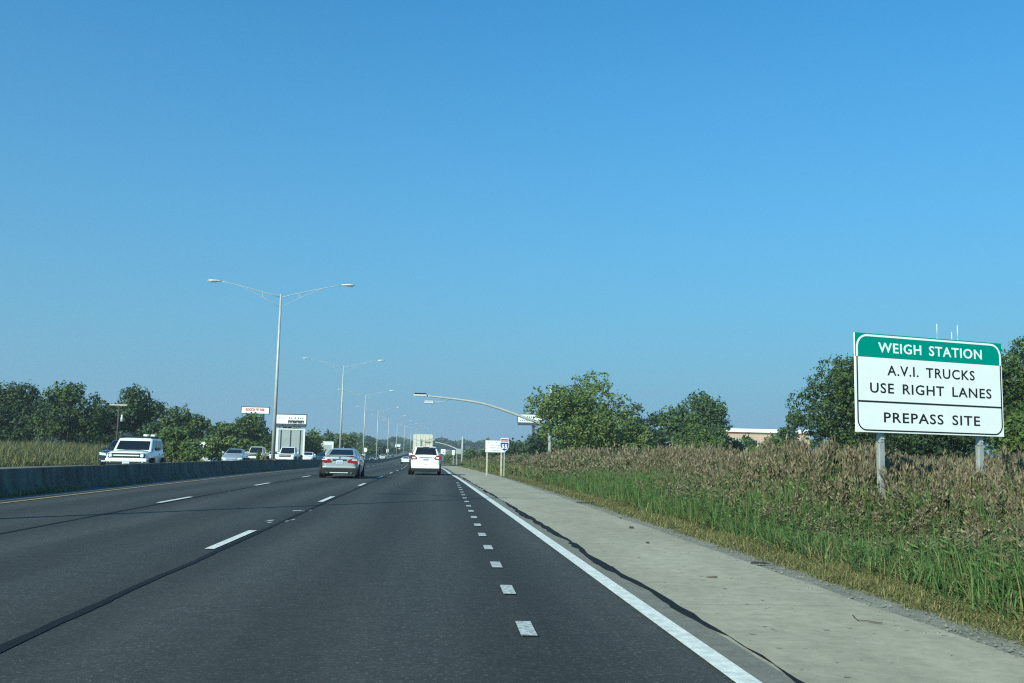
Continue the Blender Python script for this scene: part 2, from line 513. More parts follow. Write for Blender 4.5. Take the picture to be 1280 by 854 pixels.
# ------------------------------------------------------------------ ground and roads
def ribbon(name, xl, xr, y0, y1, dz, m, kind='structure', follow=True, rag=None, seed=0):
    """a sheet following the road between two offsets (numbers or functions of y)"""
    ys = [y0] + [float(y) for y in YS if y0 < y < y1] + [y1]
    if rag:
        fine = np.arange(y0, min(y1, 90), .35)
        ys = sorted(set(ys) | set(float(v) for v in fine))
    rng = np.random.RandomState(seed)
    V, Fc = [], []
    wl = wr = 0
    for i, y in enumerate(ys):
        c = gc(y) if follow else 0
        a = xl(y) if callable(xl) else xl
        b = xr(y) if callable(xr) else xr
        if rag:
            wl = .75*wl + rng.normal(0, rag[0]); wr = .75*wr + rng.normal(0, rag[1])
            a += wl; b += wr
        z = gz(y) + dz
        V += [(a + c, y, z), (b + c, y, z)]
        if i: Fc.append((2*i-2, 2*i-1, 2*i+1, 2*i))
    o = raw(name, V, Fc, m)
    return tag(o, kind=kind)

# ground: one sheet to the horizon
gx = np.array([-3000, -900, -300, -120, -60, -40, -25, -12, 0, 4, 6, 10, 16, 25, 40, 60, 120, 300, 900, 3000.])
V = np.array([(x, y, gz(y) - .05) for y in YS for x in gx])
nx = len(gx)
Fc = [(j*nx+i, j*nx+i+1, (j+1)*nx+i+1, (j+1)*nx+i) for j in range(len(YS)-1) for i in range(nx-1)]
tag(raw('ground', V, Fc, MT['soil']), kind='structure')

XE = lambda y: 1.96 - .0184*min(max(y, 0), 66)       # left edge of the white edge line
XS = lambda y: 4.22 - .009*min(max(y, 0), 66)        # outer edge of the concrete shoulder
XB = -10.72                                          # foot of the median barrier
tag(ribbon('concrete_shoulder', lambda y: XE(y)+.1, XS, -40, 1400, .004, MT['concrete'], rag=(0, .012), seed=4), kind='structure')
ribbon('road', XB-.3, lambda y: XE(y)+.16, -40, 1400, 0.0, MT['asphalt'])
ribbon('shoulder_strip', lambda y: XE(y)+.15, lambda y: XE(y)+.40, -40, 200, .008, MT['edge_strip'])
ribbon('tar_joint', lambda y: XE(y)+.36, lambda y: XE(y)+.445, -10, 330, .012, MT['seal'], rag=(.030, .016), seed=7)
ribbon('gravel_verge', lambda y: XS(y)-.05, lambda y: XS(y)+.55, -40, 330, -.012, MT['gravel'], rag=(.03, .03), seed=2)
ribbon('opposite_road', -25.0, XB-.35, -40, 1400, 0.0, MT['old_asphalt'])
ribbon('median_edge_strip', XB-.1, XB+.62, -40, 600, .004, MT['old_asphalt'], rag=(0, .012), seed=3)

ribbon('edge_line', XE, lambda y: XE(y)+.165, -10, 900, .012, MT['paint'])
ribbon('yellow_edge_line', -9.79, -9.66, -10, 900, .010, MT['yellow'])
ribbon('opposite_edge_line', -12.35, -12.2, -10, 900, .006, MT['yellow'])
ribbon('pavement_seam', -2.915, -2.835, -10, 400, .006, MT['seal'], rag=(.006, .006), seed=5)
ribbon('pavement_seam', -6.54, -6.475, -10, 400, .006, MT['seal'], rag=(.006, .006), seed=6)

def dashes(name, x, first, period, length, w, y1, m, xf=None, dz=.012):
    V, Fc = [], []
    y = first
    while y < y1:
        ys = [y] + [float(v) for v in YS if y < v < y+length] + [y+length]
        for i, yy in enumerate(ys):
            c = gc(yy) + (xf(yy) if xf else x)
            V += [(c-w/2, yy, gz(yy)+dz), (c+w/2, yy, gz(yy)+dz)]
            if i:
                k = len(V)
                Fc.append((k-4, k-3, k-1, k-2))
        y += period
    return tag(raw(name, V, Fc, m), kind='structure')

dashes('lane_dashes', -3.02, 13.41-12.19, 12.19, 3.05, .13, 520, MT['paint'])
dashes('lane_dashes', -6.63, 23.9-12.19*2, 12.19, 3.05, .13, 520, MT['paint'])
dashes('dotted_line', 0, 7.45-2.15*2, 2.15, .62, .125, 44, MT['paint_worn'], xf=lambda y: .69 + .0042*min(y, 60))
dashes('opposite_lane_dashes', -16.2, 5, 12.19, 3.05, .12, 400, MT['paint'])
dashes('opposite_lane_dashes', -19.9, 9, 12.19, 3.05, .12, 400, MT['paint'])
# worn smears of old paint and a patch or two in the middle lane
rng = np.random.RandomState(11)
bm = bmesh.new()
for (px, py) in ((352, 650), (381, 637)):
    d = 1.374*FPX/(py - (566+.022*(px-542)))
    p = at(px, py, d)
    for k in range(5):
        x, y = p.x + rng.uniform(-.22, .22), d + rng.uniform(-.5, .5)
        s = rng.uniform(.02, .06)
        bm.faces.new([bm.verts.new((x-s, y-s*3, .009)), bm.verts.new((x+s*.8, y-s*2, .009)), bm.verts.new((x+s, y+s*4, .009)), bm.verts.new((x-s*.6, y+s*2, .009))])
tag(obj('paint_flecks', bm, MT['paint_worn']), kind='structure')

# ------------------------------------------------------------------ median barrier
def swept_profile(name, prof, x, y0, y1, m):
    ys = [y0] + [float(v) for v in YS if y0 < v < y1] + [y1]
    n = len(prof)
    V, Fc = [], []
    for i, y in enumerate(ys):
        for (a, z) in prof:
            V.append((x + a + gc(y), y, gz(y) + z))
        if i:
            b0, b1 = (i-1)*n, i*n
            for k in range(n-1):
                Fc.append((b0+k, b0+k+1, b1+k+1, b1+k))
    return raw(name, V, Fc, m)
jersey = [(0, -.03), (-.02, .07), (-.17, .26), (-.22, .66), (-.24, .69), (-.42, .69), (-.44, .66), (-.49, .26), (-.64, .07), (-.66, -.03)]
o = swept_profile('median_barrier', jersey, XB, -30, 900, MT['barrier'])
tag(o, 'long low concrete barrier along the median with a sunlit top edge and shaded face', 'barrier')

# ------------------------------------------------------------------ street lamps
def make_lamp():
    root = thing('street_lamp', '', 'street lamp')
    bm = bmesh.new()
    tube(bm, [(0, 0, .6), (0, 0, 6), (0, 0, 11.95)], [.135, .105, .065], 14)
    obj('pole', bm, MT['galv'], root)
    bm = bmesh.new()
    box(bm, -.2, .2, -.2, .2, .55, .74, bev=.02)
    obj('base', bm, MT['barrier'], root)
    for s in (-1, 1):
        bm = bmesh.new()
        pts = [(s*.06, 0, 11.72)] + [(s*t*4.1, 0, 11.72 + .98*(1-(1-t)**1.15)) for t in (.15, .35, .55, .75, .9, 1)]
        tube(bm, pts, .024, 8)
        pts = [(s*.07, 0, 11.02)] + [(s*t*3.1, 0, 11.02 + 1.5*(1-(1-t)**1.15)) for t in (.2, .45, .7, .9, 1)]
        tube(bm, pts, .015, 6)
        for t in (.4, .9):
            box(bm, s*t*3.1-.012, s*t*3.1+.012, -.012, .012, 11.02+1.5*(1-(1-t)**1.15), 11.72+.98*(1-(1-t*3.1/4.1)**1.15))
        obj('arm', bm, MT['galv'], root)
        bm = bmesh.new()
        # cobra head: a flattened rounded body, wider in the middle
        prof = [(4.05, .05, .04), (4.2, .09, .06), (4.4, .17, .085), (4.7, .185, .085), (4.9, .14, .06), (4.98, .05, .03)]
        rings = []
        for a, w, h in prof:
            rings.append([bm.verts.new((s*a, w*math.cos(2*math.pi*k/12), 12.71 + h*math.sin(2*math.pi*k/12)*(1 if k < 6 else .7))) for k in range(12)])
        for i in range(len(rings)-1):
            for k in range(12):
                f = bm.faces.new((rings[i][k], rings[i][(k+1) % 12], rings[i+1][(k+1) % 12], rings[i+1][k])); f.smooth = True
        bm.faces.new(rings[0]); bm.faces.new(rings[-1])
        bmesh.ops.recalc_face_normals(bm, faces=bm.faces)
        h = obj('lamp_head', bm, MT['alum'], root)
        bm = bmesh.new()
        prof = [(4.4, .10), (4.55, .13), (4.75, .13), (4.86, .08)]
        a = [bm.verts.new((s*x, w, 12.655)) for x, w in prof] + [bm.verts.new((s*x, -w, 12.655)) for x, w in prof[::-1]]
        b = [bm.verts.new((v.co.x, v.co.y*.7, 12.615)) for v in a]
        bm.faces.new(b)
        for i in range(8):
            bm.faces.new((a[i], a[(i+1) % 8], b[(i+1) % 8], b[i]))
        bmesh.ops.recalc_face_normals(bm, faces=bm.faces)
        obj('lamp_lens', bm, MT['lens'], h)
    return root
lamp = make_lamp()
LG = 'double-arm street lamps along the median'
lamp_labels = ['double-arm street lamp beside the camera whose thin shadow crosses the lanes',
  'tallest-looking double-arm street lamp, rising from the median barrier beside two billboards', 'second double-arm street lamp along the median, rising behind the silver sedan roof',
  'third double-arm street lamp along the median, its foot just past the silver sedan', 'fourth double-arm street lamp along the median',
  'fifth double-arm street lamp along the median'] + ['small hazy double-arm street lamp far down the median']*5
for i, lb in enumerate(lamp_labels):
    y = 66.4 + (i-1)*52.1
    o = lamp if i == 0 else copy_tree(lamp)
    o.location = (XB - .33 + gc(y), y, gz(y))
    o['label'] = lb
    o['group'] = LG
    o.rotation_euler = (0, 0, 0)

# ------------------------------------------------------------------ weigh station sign
def make_weigh_sign():
    pl = at(1069.5, 480, 15.6); pr = at(1253, 487, 16.5)
    tl, bl = at(1067, 417, 15.6), at(1072, 541, 15.6)
    tr, br = at(1249, 428, 16.5), at(1257, 545, 16.5)
    L = (tl + bl)/2; Rr = (tr + br)/2
    w = (Rr - L).length
    h = ((tl - bl).length + (tr - br).length)/2
    cen = (L + Rr)/2
    rz = math.atan2(Rr.y - L.y, Rr.x - L.x)
    g = gz(cen.y)
    root = thing('highway_sign', 'white and green WEIGH STATION sign on two steel posts in tall roadside weeds', 'road sign', (cen.x, cen.y, g), rz)
    tilt = math.atan2(((tl-bl)).dot(Vector((math.cos(rz), math.sin(rz), 0))), (tl-bl).z)
    zc = cen.z - g
    z0, z1 = zc - h/2, zc + h/2
    bm = bmesh.new()
    box(bm, -w/2, w/2, 0, .028, z0, z1)
    # horizontal stiffener rails on the back
    for t in (.15, .5, .85):
        box(bm, -w/2+.05, w/2-.05, .03, .07, z0+h*t-.04, z0+h*t+.04, 1)
    obj('panel', bm, [MT['white_sign'], MT['back_sign']], root)
    gz0 = z1 - .24*h
    bm = bmesh.new()
    box(bm, -w/2, w/2, -.004, -.0005, gz0, z1)
    obj('header_field', bm, MT['green_sign'], root)
    m_ = .036; r_ = .21
    bm = bmesh.new()
    xs = w/2 - m_
    pts = [(-xs, gz0)] + arc(-xs+r_, z1-m_-r_, r_, 180, 90) + arc(xs-r_, z1-m_-r_, r_, 90, 0) + [(xs, gz0)]
    strip2d(bm, pts, .034, -.008, -.004)
    obj('border', bm, MT['white_sign'], root)
    bm = bmesh.new()
    pts = [(-xs, gz0)] + arc(-xs+r_*.8, z0+m_+r_*.8, r_*.8, 180, 270) + arc(xs-r_*.8, z0+m_+r_*.8, r_*.8, 270, 360) + [(xs, gz0)]
    strip2d(bm, pts, .022, -.005, -.0005)
    zd = z1 - .69*h
    box(bm, -xs+.012, xs-.012, -.005, -.0005, zd-.014, zd+.014)
    obj('border', bm, MT['black_sign'], root)
    for s, v, u0, u1, m, bold, ch in (('WEIGH STATION', .137, .150, .857, 'white_sign', .016, .104), ('A.V.I. TRUCKS', .366, .207, .802, 'black_sign', .010, .103),
                              ('USE RIGHT LANES', .550, .092, .918, 'black_sign', .010, .103), ('PREPASS SITE', .845, .178, .830, 'black_sign', .010, .103)):
        text_obj('lettering', s, MT[m], root, -w/2 + (u0+u1)/2*w, z1 - v*h, (u1-u0)*w, ch*h, -.004 if m == 'white_sign' else 0, bold)
    for px in (1106, 1231):
        x = (px - 1072)/(1257 - 1072)*w - w/2
        bm = bmesh.new()
        # wide-flange post: two flanges and a web, with a break-away joint under the panel
        for (a, b) in ((-.4, z0-.13), (z0-.02, z1-.05)):
            box(bm, x-.047, x+.047, .075, .088, a, b)
            box(bm, x-.047, x+.047, .150, .163, a, b)
            box(bm, x-.006, x+.006, .090, .148, a, b)
        box(bm, x-.032, x+.032, .068, .170, z0-.16, z0+.01)
        o = obj('post', bm, MT['steel_post'], root)
        for zz in (z0-.05, z0-.1):
            for dx in (-.024, .024):
                bm = bmesh.new(); lathe(bm, [(.054, .011), (.068, .011)], 'Y', 8, (x+dx, 0, zz))
                obj('bolt', bm, MT['galv'], o)
    root.rotation_euler = (0, 0, rz)
    return root
make_weigh_sign()

# ------------------------------------------------------------------ AVI trucks sign and interstate shield
def make_avi_sign():
    Y = 62.0
    tl, br = at(607, 550.5, Y), at(631.5, 565.8, Y)
    w = br.x - tl.x; h = tl.z - br.z
    g = gz(Y)
    root = thing('highway_sign', 'small white A.V.I. TRUCKS sign on two pale posts beside the interstate shield', 'road sign', ((tl.x+br.x)/2, Y, g), -.03)
    z0, z1 = br.z - g, tl.z - g
    bm = bmesh.new(); box(bm, -w/2, w/2, 0, .025, z0, z1)
    obj('panel', bm, MT['white_sign'], root)
    bm = bmesh.new()
    xs, zz0, zz1, r = w/2-.03, z0+.03, z1-.03, .06
    strip2d(bm, arc(xs-r, zz1-r, r, 90, 0, 4)+arc(xs-r, zz0+r, r, 0, -90, 4)+arc(-xs+r, zz0+r, r, 270, 180, 4)+arc(-xs+r, zz1-r, r, 180, 90, 4), .012, -.004, -.0005, closed=True)
    obj('border', bm, MT['black_sign'], root)
    for s, v, ww in (('A.V.I. TRUCKS', .19, .74), ('FOLLOW', .41, .46), ('ONBOARD', .62, .54), ('SIGNALS', .82, .5)):
        text_obj('lettering', s, MT['black_sign'], root, 0, z1-v*h, ww*w, .105*h, 0, .012)
    for x in (-w/2+.12, w/2-.24):
        bm = bmesh.new(); box(bm, x-.05, x+.05, .03, .13, -.3, z1-.1, bev=.008)
        obj('post', bm, MT['wood_pale'], root)
    # shield
    Y = 60.0
    t, b = at(630.8, 547.5, Y), at(630.8, 564.5, Y)
    h = t.z - b.z; w = 11.2/FPX*Y
    g = gz(Y)
    root = thing('route_shield', 'blue and red interstate 55 shield sign on a thin post', 'road sign', (t.x, Y, g), -.03)
    zb = b.z - g
    def shield(s):
        hw, hh = w/2*s, h/2*s
        c = zb + h/2
        p = [(-.86*hw, c+.92*hh), (-.45*hw, c+1.0*hh), (0, c+.93*hh), (.45*hw, c+1.0*hh), (.86*hw, c+.92*hh), (.9*hw, c+.55*hh), (hw, c+.15*hh), (.98*hw, c-.2*hh), (.8*hw, c-.58*hh), (.45*hw, c-.85*hh), (0, c-hh)]
        return p + [(-x, z) for x, z in p[-2:4:-1]]
    bm = bmesh.new(); prism(bm, shield(1.0), 0, .01)
    obj('panel', bm, MT['white_sign'], root)
    sp = shield(.91)
    cut = zb + h*.645
    low = [(x, min(z, cut)) for x, z in sp if z < cut]
    bm = bmesh.new()
    lo = [p for p in sp if p[1] < cut]
    # order: right side down, bottom, left side up; closed by the cut line
    prism(bm, [(w*.455*.97, cut)] + lo + [(-w*.455*.97, cut)], -.005, -.001)
    obj('blue_field', bm, MT['blue_sign'], root)
    hi_ = [p for p in sp if p[1] > cut+.02*h]
    i0 = max(range(len(hi_)), key=lambda i: hi_[i][0]*100 - hi_[i][1])
    cut2 = cut + h*.035
    top = sorted([p for p in hi_ if p[1] > cut2+.01], key=lambda p: p[0])
    bm = bmesh.new()
    prism(bm, [(-w*.43, cut2)] + top + [(w*.43, cut2)], -.005, -.001)
    obj('red_field', bm, MT['red_sign'], root)
    text_obj('lettering', 'INTERSTATE', MT['white_sign'], root, 0, zb+h*.76, w*.72, h*.085, -.005, .02)
    text_obj('lettering', '55', MT['white_sign'], root, 0, zb+h*.36, w*.62, h*.32, -.005, .04)
    bm = bmesh.new(); box(bm, -.03, .03, .012, .05, -.3, zb+h*.9)
    obj('post', bm, MT['steel_post'], root)
make_avi_sign()

# small signs farther on
def back_sign(px0, px1, py0, py1, Y, label, m='white_sign', legs=1, dark=False):
    a, b = at(px0, py0, Y), at(px1, py1, Y)
    w, h, g = b.x-a.x, a.z-b.z, gz(Y)
    root = thing('roadside_sign', label, 'road sign', ((a.x+b.x)/2, Y, g))
    bm = bmesh.new(); box(bm, -w/2, w/2, 0, .04, b.z-g, a.z-g)
    obj('panel', bm, MT[m], root)
    if dark:
        bm = bmesh.new()
        box(bm, -w*.1, w*.32, -.006, -.001, b.z-g+h*.35, b.z-g+h*.5); box(bm, -w*.1, w*.0, -.006, -.001, b.z-g+h*.52, b.z-g+h*.85)
        obj('marking', bm, MT['black_sign'], root)
    for x in ([0] if legs == 1 else [-w*.36, w*.36]):
        bm = bmesh.new(); box(bm, x-.06, x+.06, .05, .15, -.3, a.z-g-.1)
        obj('post', bm, MT['steel_post'], root)
    return root
back_sign(551.2, 556.6, 561.5, 568.2, 150, 'small white sign with a dark mark standing beyond the white minivan', dark=True, legs=2)
back_sign(565.2, 568.2, 562.8, 568.6, 160, 'narrow white sign panel between two other far roadside signs')
back_sign(570, 578.3, 561, 567.5, 170, 'wide pale sign panel beside the thin far mast', m='back_sign', legs=2)

# round sign seen over the median, and a small tag sign
Yr = 235.0
p = at(456.3, 562.5, Yr)
root = thing('round_sign', 'small round white sign on a post above the median traffic', 'road sign', (p.x, Yr, gz(Yr)))
bm = bmesh.new(); lathe(bm, [(0, .52), (.03, .52)], 'Y', 20, (0, 0, p.z-gz(Yr)))
obj('panel', bm, MT['white_sign'], root)
bm = bmesh.new(); tube(bm, [(0, .06, -.2), (0, .06, p.z-gz(Yr)+.3)], .05, 8)
obj('post', bm, MT['steel_post'], root)
Yr = 290.0
p = at(484.3, 563.5, Yr)
root = thing('roadside_sign', 'small square pale sign mounted by a far median lamp post', 'road sign', (p.x, Yr, gz(Yr)))
bm = bmesh.new(); box(bm, -.32, .32, 0, .03, p.z-gz(Yr)-.5, p.z-gz(Yr)+.5)
obj('panel', bm, MT['white_sign'], root)
bm = bmesh.new(); tube(bm, [(0, .06, -.2), (0, .06, p.z-gz(Yr)+.3)], .05, 8)
obj('post', bm, MT['steel_post'], root)

# ------------------------------------------------------------------ detector mast arm over the right lane
def mast(px, ptop, Y, arm_px, label, sensors, r=.14, name='mast_arm_pole'):
    g = gz(Y)
    top = at(px[1], ptop, Y); bot = at(px[0], 574, Y)
    x0 = bot.x
    root = thing(name, label, 'mast arm', (x0, Y, g))
    bm = bmesh.new()
    tube(bm, [(0, 0, -.3), (0, 0, (top.z-g)*.5), (0, 0, top.z-g)], [r*1.25, r*1.05, r*.8], 14)
    obj('pole', bm, MT['galv'], root)
    pts = [at(a, b, Y) for a, b in arm_px]
    pts = [Vector((p.x-x0, 0, p.z-g)) for p in pts]
    pts[0].x = 0.0
    bm = bmesh.new()
    n = len(pts)
    # smooth the arm by Catmull-Rom
    sm = []
    for i in range(n-1):
        p0, p1, p2, p3 = pts[max(i-1, 0)], pts[i], pts[i+1], pts[min(i+2, n-1)]
        for k in range(5):
            t = k/5
            sm.append(.5*((2*p1)+(p2-p0)*t+(2*p0-5*p1+4*p2-p3)*t*t+(3*p1-p0-3*p2+p3)*t**3))
    sm.append(pts[-1])
    tube(bm, sm, [r*.95 - r*.5*i/len(sm) for i in range(len(sm))], 12)
    obj('arm', bm, MT['galv'], root)
    for (a0, b0, a1, b1, hang) in sensors:
        A, B = at(a0, b0, Y), at(a1, b1, Y)
        xa, xb, zb_, za = A.x-x0, B.x-x0, B.z-g, A.z-g
        bm = bmesh.new(); box(bm, xa, xb, -.28, .28, zb_, zb_+(za-zb_)*.55, bev=.03)
        o = obj('sensor_box', bm, MT['alum'], root)
        bm = bmesh.new(); box(bm, xa+.05, xb-.02, -.3, .3, zb_+(za-zb_)*.58, za, bev=.02)
        obj('lid', bm, MT['plastic'] if not hang else MT['alum'], o)
        if hang:
            bm = bmesh.new(); tube(bm, [(xb-.05, 0, (za+zb_)/2), (xb+.9, 0, (za+zb_)/2+.05), (xb+1.6, 0, (za+zb_)/2+.35)], .03, 6)
            obj('bracket', bm, MT['galv'], o)
    return root
mast((687.3, 690), 483.5, 91.5, [(689, 537), (673, 528.5), (655, 522), (632, 513.5), (605, 505), (580, 500.5), (556, 497.5), (534, 495)],
     'tall grey pole with a long curved mast arm reaching over the road from a tree', [(517.5, 491.3, 533, 495.5, False), (530.5, 501, 542, 504.3, True)], r=.17)
mast((577.5, 578.8), 545.5, 210, [(578.6, 565), (568, 560), (556, 555.5), (544, 552.8)], 'thin far mast with a faint arm beyond the white minivan', [], r=.19)

# ------------------------------------------------------------------ billboards
def billboard(px0, py0, px1, py1, Y, label, posts, rz=0.0, lines=(), catwalk=True, m='white_sign'):
    a, b = at(px0, py0, Y), at(px1, py1, Y)
    w, h, g = abs(b.x-a.x)/max(.3, math.cos(rz)), a.z-b.z, gz(Y)
    root = thing('billboard', label, 'billboard', ((a.x+b.x)/2, Y, g), rz)
    z0, z1 = b.z-g, a.z-g
    bm = bmesh.new(); box(bm, -w/2, w/2, 0, .5, z0, z1)
    obj('panel', bm, MT[m], root)
    bm = bmesh.new()
    e = h*.05+.06
    for (x0, x1, q0, q1) in ((-w/2-e, w/2+e, z1, z1+e), (-w/2-e, w/2+e, z0-e, z0), (-w/2-e, -w/2, z0, z1), (w/2, w/2+e, z0, z1)):
        box(bm, x0, x1, -.06, .56, q0, q1)
    obj('frame', bm, MT['dark_metal'], root)
    for s, cx, cz, ww, hh, mm, bo in lines:
        text_obj('lettering', s, MT[mm], root, cx*w, z0+cz*h, ww*w, hh*h, 0, bo, depth=.02)
    if catwalk:
        bm = bmesh.new(); box(bm, -w/2, w/2, -1.1, .9, z0-h*.36, z0-h*.10)
        for i in range(8):
            x = -w/2+.3+i*(w-.6)/7
            box(bm, x-.06, x+.06, -1.05, -.95, z0-h*.17, z0-.05*h)
        obj('catwalk', bm, MT['dark_metal'], root)
    for x, r in posts:
        bm = bmesh.new(); tube(bm, [(x*w, .3, -1), (x*w, .3, z0-h*.1)], r, 14)
        obj('post', bm, MT['dark_metal'], root)
    return root
billboard(302, 508.8, 336, 517.2, 230, 'white billboard with red lettering rising above the trees beyond the oncoming lanes', [(-.3, .25), (.3, .25)], catwalk=False,
          lines=[('ROCCO W PAR', 0, .60, .70, .50, 'bright_red', .06), ('i l i i . l i l l', 0, .12, .64, .12, 'black_sign', .0)])
bb = billboard(344, 518, 382.5, 530.2, 260, 'white billboard with dark script and catwalk above the tall box trailer', [(-.02, .5)],
          lines=[('25 yr', -.30, .62, .26, .42, 'trailer_grey', .0), ('o o  A  o o o', .18, .66, .46, .26, 'black_sign', .06), ('mmwmwm', .18, .24, .52, .40, 'dark_metal', .16)])
billboard(647.5, 518, 678, 528.6, 380, 'wide pale billboard on a dark post behind the curved mast arm', [(.14, .55)],
          lines=[('Illllll', .12, .68, .5, .2, 'blue_sign', .02), ('lllllllll', -.1, .22, .6, .16, 'blue_sign', .02)])

# ------------------------------------------------------------------ utility pole
Yp = 95.0
p = at(149, 507, Yp)
g = gz(Yp)
up = thing('utility_pole', 'wooden utility pole with a single crossarm standing in front of trees above the white SUV', 'utility pole', (p.x, Yp, g), .1)
hz = p.z-g
bm = bmesh.new(); tube(bm, [(0, 0, -.5), (0, 0, hz+.25)], [.10, .08], 10)
obj('pole', bm, MT['wood'], up)
bm = bmesh.new(); box(bm, -.85, .75, -.14, -.02, hz-.02, hz+.12)
obj('crossarm', bm, MT['wood_pale'], up)
bm = bmesh.new()
lathe(bm, [(-1.55, .05), (-1.5, .13), (-1.2, .13), (-.95, .06), (-.85, .04)], 'Z', 12, (.35, -.1, hz))
obj('insulator', bm, MT['alum'], up)
bm = bmesh.new()
tube(bm, [(-.8, -.08, hz+.18)] + [(-.8-60*t, -.08-30*t, hz+.18+2.2*(t*t)-.8*t) for t in (.1, .25, .5, .75, 1)], .02, 5)
obj('wire', bm, MT['plastic'], up)

# ------------------------------------------------------------------ buildings
def building(px0, px1, ptop, Y, depth, label):
    a, b = at(px0, ptop, Y), at(px1, ptop+1, Y)
    w, g = b.x-a.x, gz(Y)
    hz = a.z-g
    root = thing('warehouse', label, 'building', ((a.x+b.x)/2, Y, g))
    bm = bmesh.new(); box(bm, -w/2, w/2, 0, depth, -.5, hz-.9)
    obj('wall', bm, MT['wall_tan'], root)
    bm = bmesh.new(); box(bm, -w/2-.05, w/2+.05, -.05, depth+.05, hz-.9, hz-.62)
    obj('band', bm, MT['fascia_red'], root)
    bm = bmesh.new(); box(bm, -w/2-.2, w/2+.2, -.2, depth+.2, hz-.62, hz)
    obj('fascia', bm, MT['fascia_white'], root)
    n = max(3, int(w/5))
    for i in range(n):
        x = -w/2 + (i+.5)*w/n
        bm = bmesh.new(); box(bm, x-.55, x+.55, -.05, .1, hz-3.0, hz-2.0)
        fr = obj('window', bm, MT['plastic'], root)
        bm = bmesh.new(); box(bm, x-.48, x+.48, -.065, -.052, hz-2.93, hz-2.07)
        obj('pane', bm, MT['glass'], fr)
    return root
building(872, 1012, 534.5, 165, 22, 'low tan warehouse with white fascia and red band behind roadside weeds and bushes')
p0, p1 = at(232, 552, 108), at(264, 552.5, 108)
sh = thing('shed', 'small white shed half hidden behind shrubs beyond the oncoming lanes', 'shed', ((p0.x+p1.x)/2, 108, gz(108)))
hz = p0.z-gz(108); w = p1.x-p0.x
bm = bmesh.new(); box(bm, -w/2, w/2, 0, 3, -.3, hz-.6)
obj('wall', bm, MT['trailer_white'], sh)
bm = bmesh.new(); prism(bm, [(-w/2-.2, hz-.6), (w/2+.2, hz-.6), (w/2-.6, hz), (-w/2+.6, hz)], -.2, 3.2)
obj('roof', bm, MT['trailer_white'], sh)
bm = bmesh.new(); box(bm, -.5, .4, -.03, -.002, -.2, hz-.9)
obj('door', bm, MT['trailer_grey'], sh)

# antennas seen over the big sign
for px, pt, lb in ((1171, 405, 'tallest and solitary thin pale antenna rising above the weigh station sign top'), (1189.6, 415, 'shortest of three thin antennas above the weigh station sign'),
                   (1196.5, 407, 'taller of the two close thin antennas above the weigh station sign')):
    Ya = 84.0
    t = at(px, pt, Ya)
    g = gz(Ya)
    root = thing('antenna_mast', lb, 'antenna', (t.x, Ya, g), 0, 'thin antennas behind the weigh station sign')
    hz = t.z-g
    bm = bmesh.new(); tube(bm, [(0, 0, -.3), (0, 0, hz-1.2)], .05, 8)
    obj('mast', bm, MT['galv'], root)
    bm = bmesh.new(); tube(bm, [(0, 0, hz-1.2), (0, 0, hz)], [.035, .03], 6)
    obj('whip', bm, MT['trailer_white'], root)

# ------------------------------------------------------------------ vehicles
def body_mesh(stations, crown=.03):
    bm = bmesh.new()
    rings = []
    for (y, hw, zb, zt) in stations:
        zm = zb + (zt-zb)*.5
        half = [(hw*.55, zb), (hw*.86, zb+.01), (hw*.965, zb+.09), (hw, zm), (hw*.985, zt-.13), (hw*.93, zt-.03), (hw*.6, zt+crown*.7)]
        pts = [(0, zb)] + half + [(0, zt+crown)] + [(-x, z) for x, z in half[::-1]]
        rings.append([bm.verts.new((x, y, z)) for x, z in pts])
    n = len(rings[0])
    for i in range(len(rings)-1):
        for k in range(n):
            bm.faces.new((rings[i][k], rings[i][(k+1) % n], rings[i+1][(k+1) % n], rings[i+1][k]))
    bm.faces.new(rings[0]); bm.faces.new(rings[-1][::-1])
    bmesh.ops.recalc_face_normals(bm, faces=bm.faces)
    return bm

def rrect(y0, y1, hw, r, z):
    out = []
    for cx, cy, a0 in ((hw-r, y1-r, 0), (-hw+r, y1-r, 90), (-hw+r, y0+r, 180), (hw-r, y0+r, 270)):
        for k in range(4):
            a = R(a0 + 30*k)
            out.append((cx + r*math.cos(a), cy + r*math.sin(a), z))
    return out

def quad_panel(bm, P, u0, u1, v0, v1, off=.012, nseg=1):
    """P = four corners (bottom a, bottom b, top b, top a); inset panel lifted outwards with a turned-in rim"""
    a, b, c, d = [Vector(p) for p in P]
    def pt(u, v): return (a*(1-u)+b*u)*(1-v) + (d*(1-u)+c*u)*v
    nrm = (b-a).cross(d-a).normalized()
    uv = [(u0, v0), (u1, v0), (u1, v1), (u0, v1)]
    top = [bm.verts.new(pt(u, v) + nrm*off) for u, v in uv]
    bot = [bm.verts.new(pt(u, v) - nrm*.02) for u, v in uv]
    bm.faces.new(top)
    for i in range(4):
        bm.faces.new((top[i], bot[i], bot[(i+1) % 4], top[(i+1) % 4]))

def sub(o, lv=2):
    m = o.modifiers.new('subdivision', 'SUBSURF')
    m.levels = lv; m.render_levels = lv
    for p in o.data.polygons: p.use_smooth = True
    return o

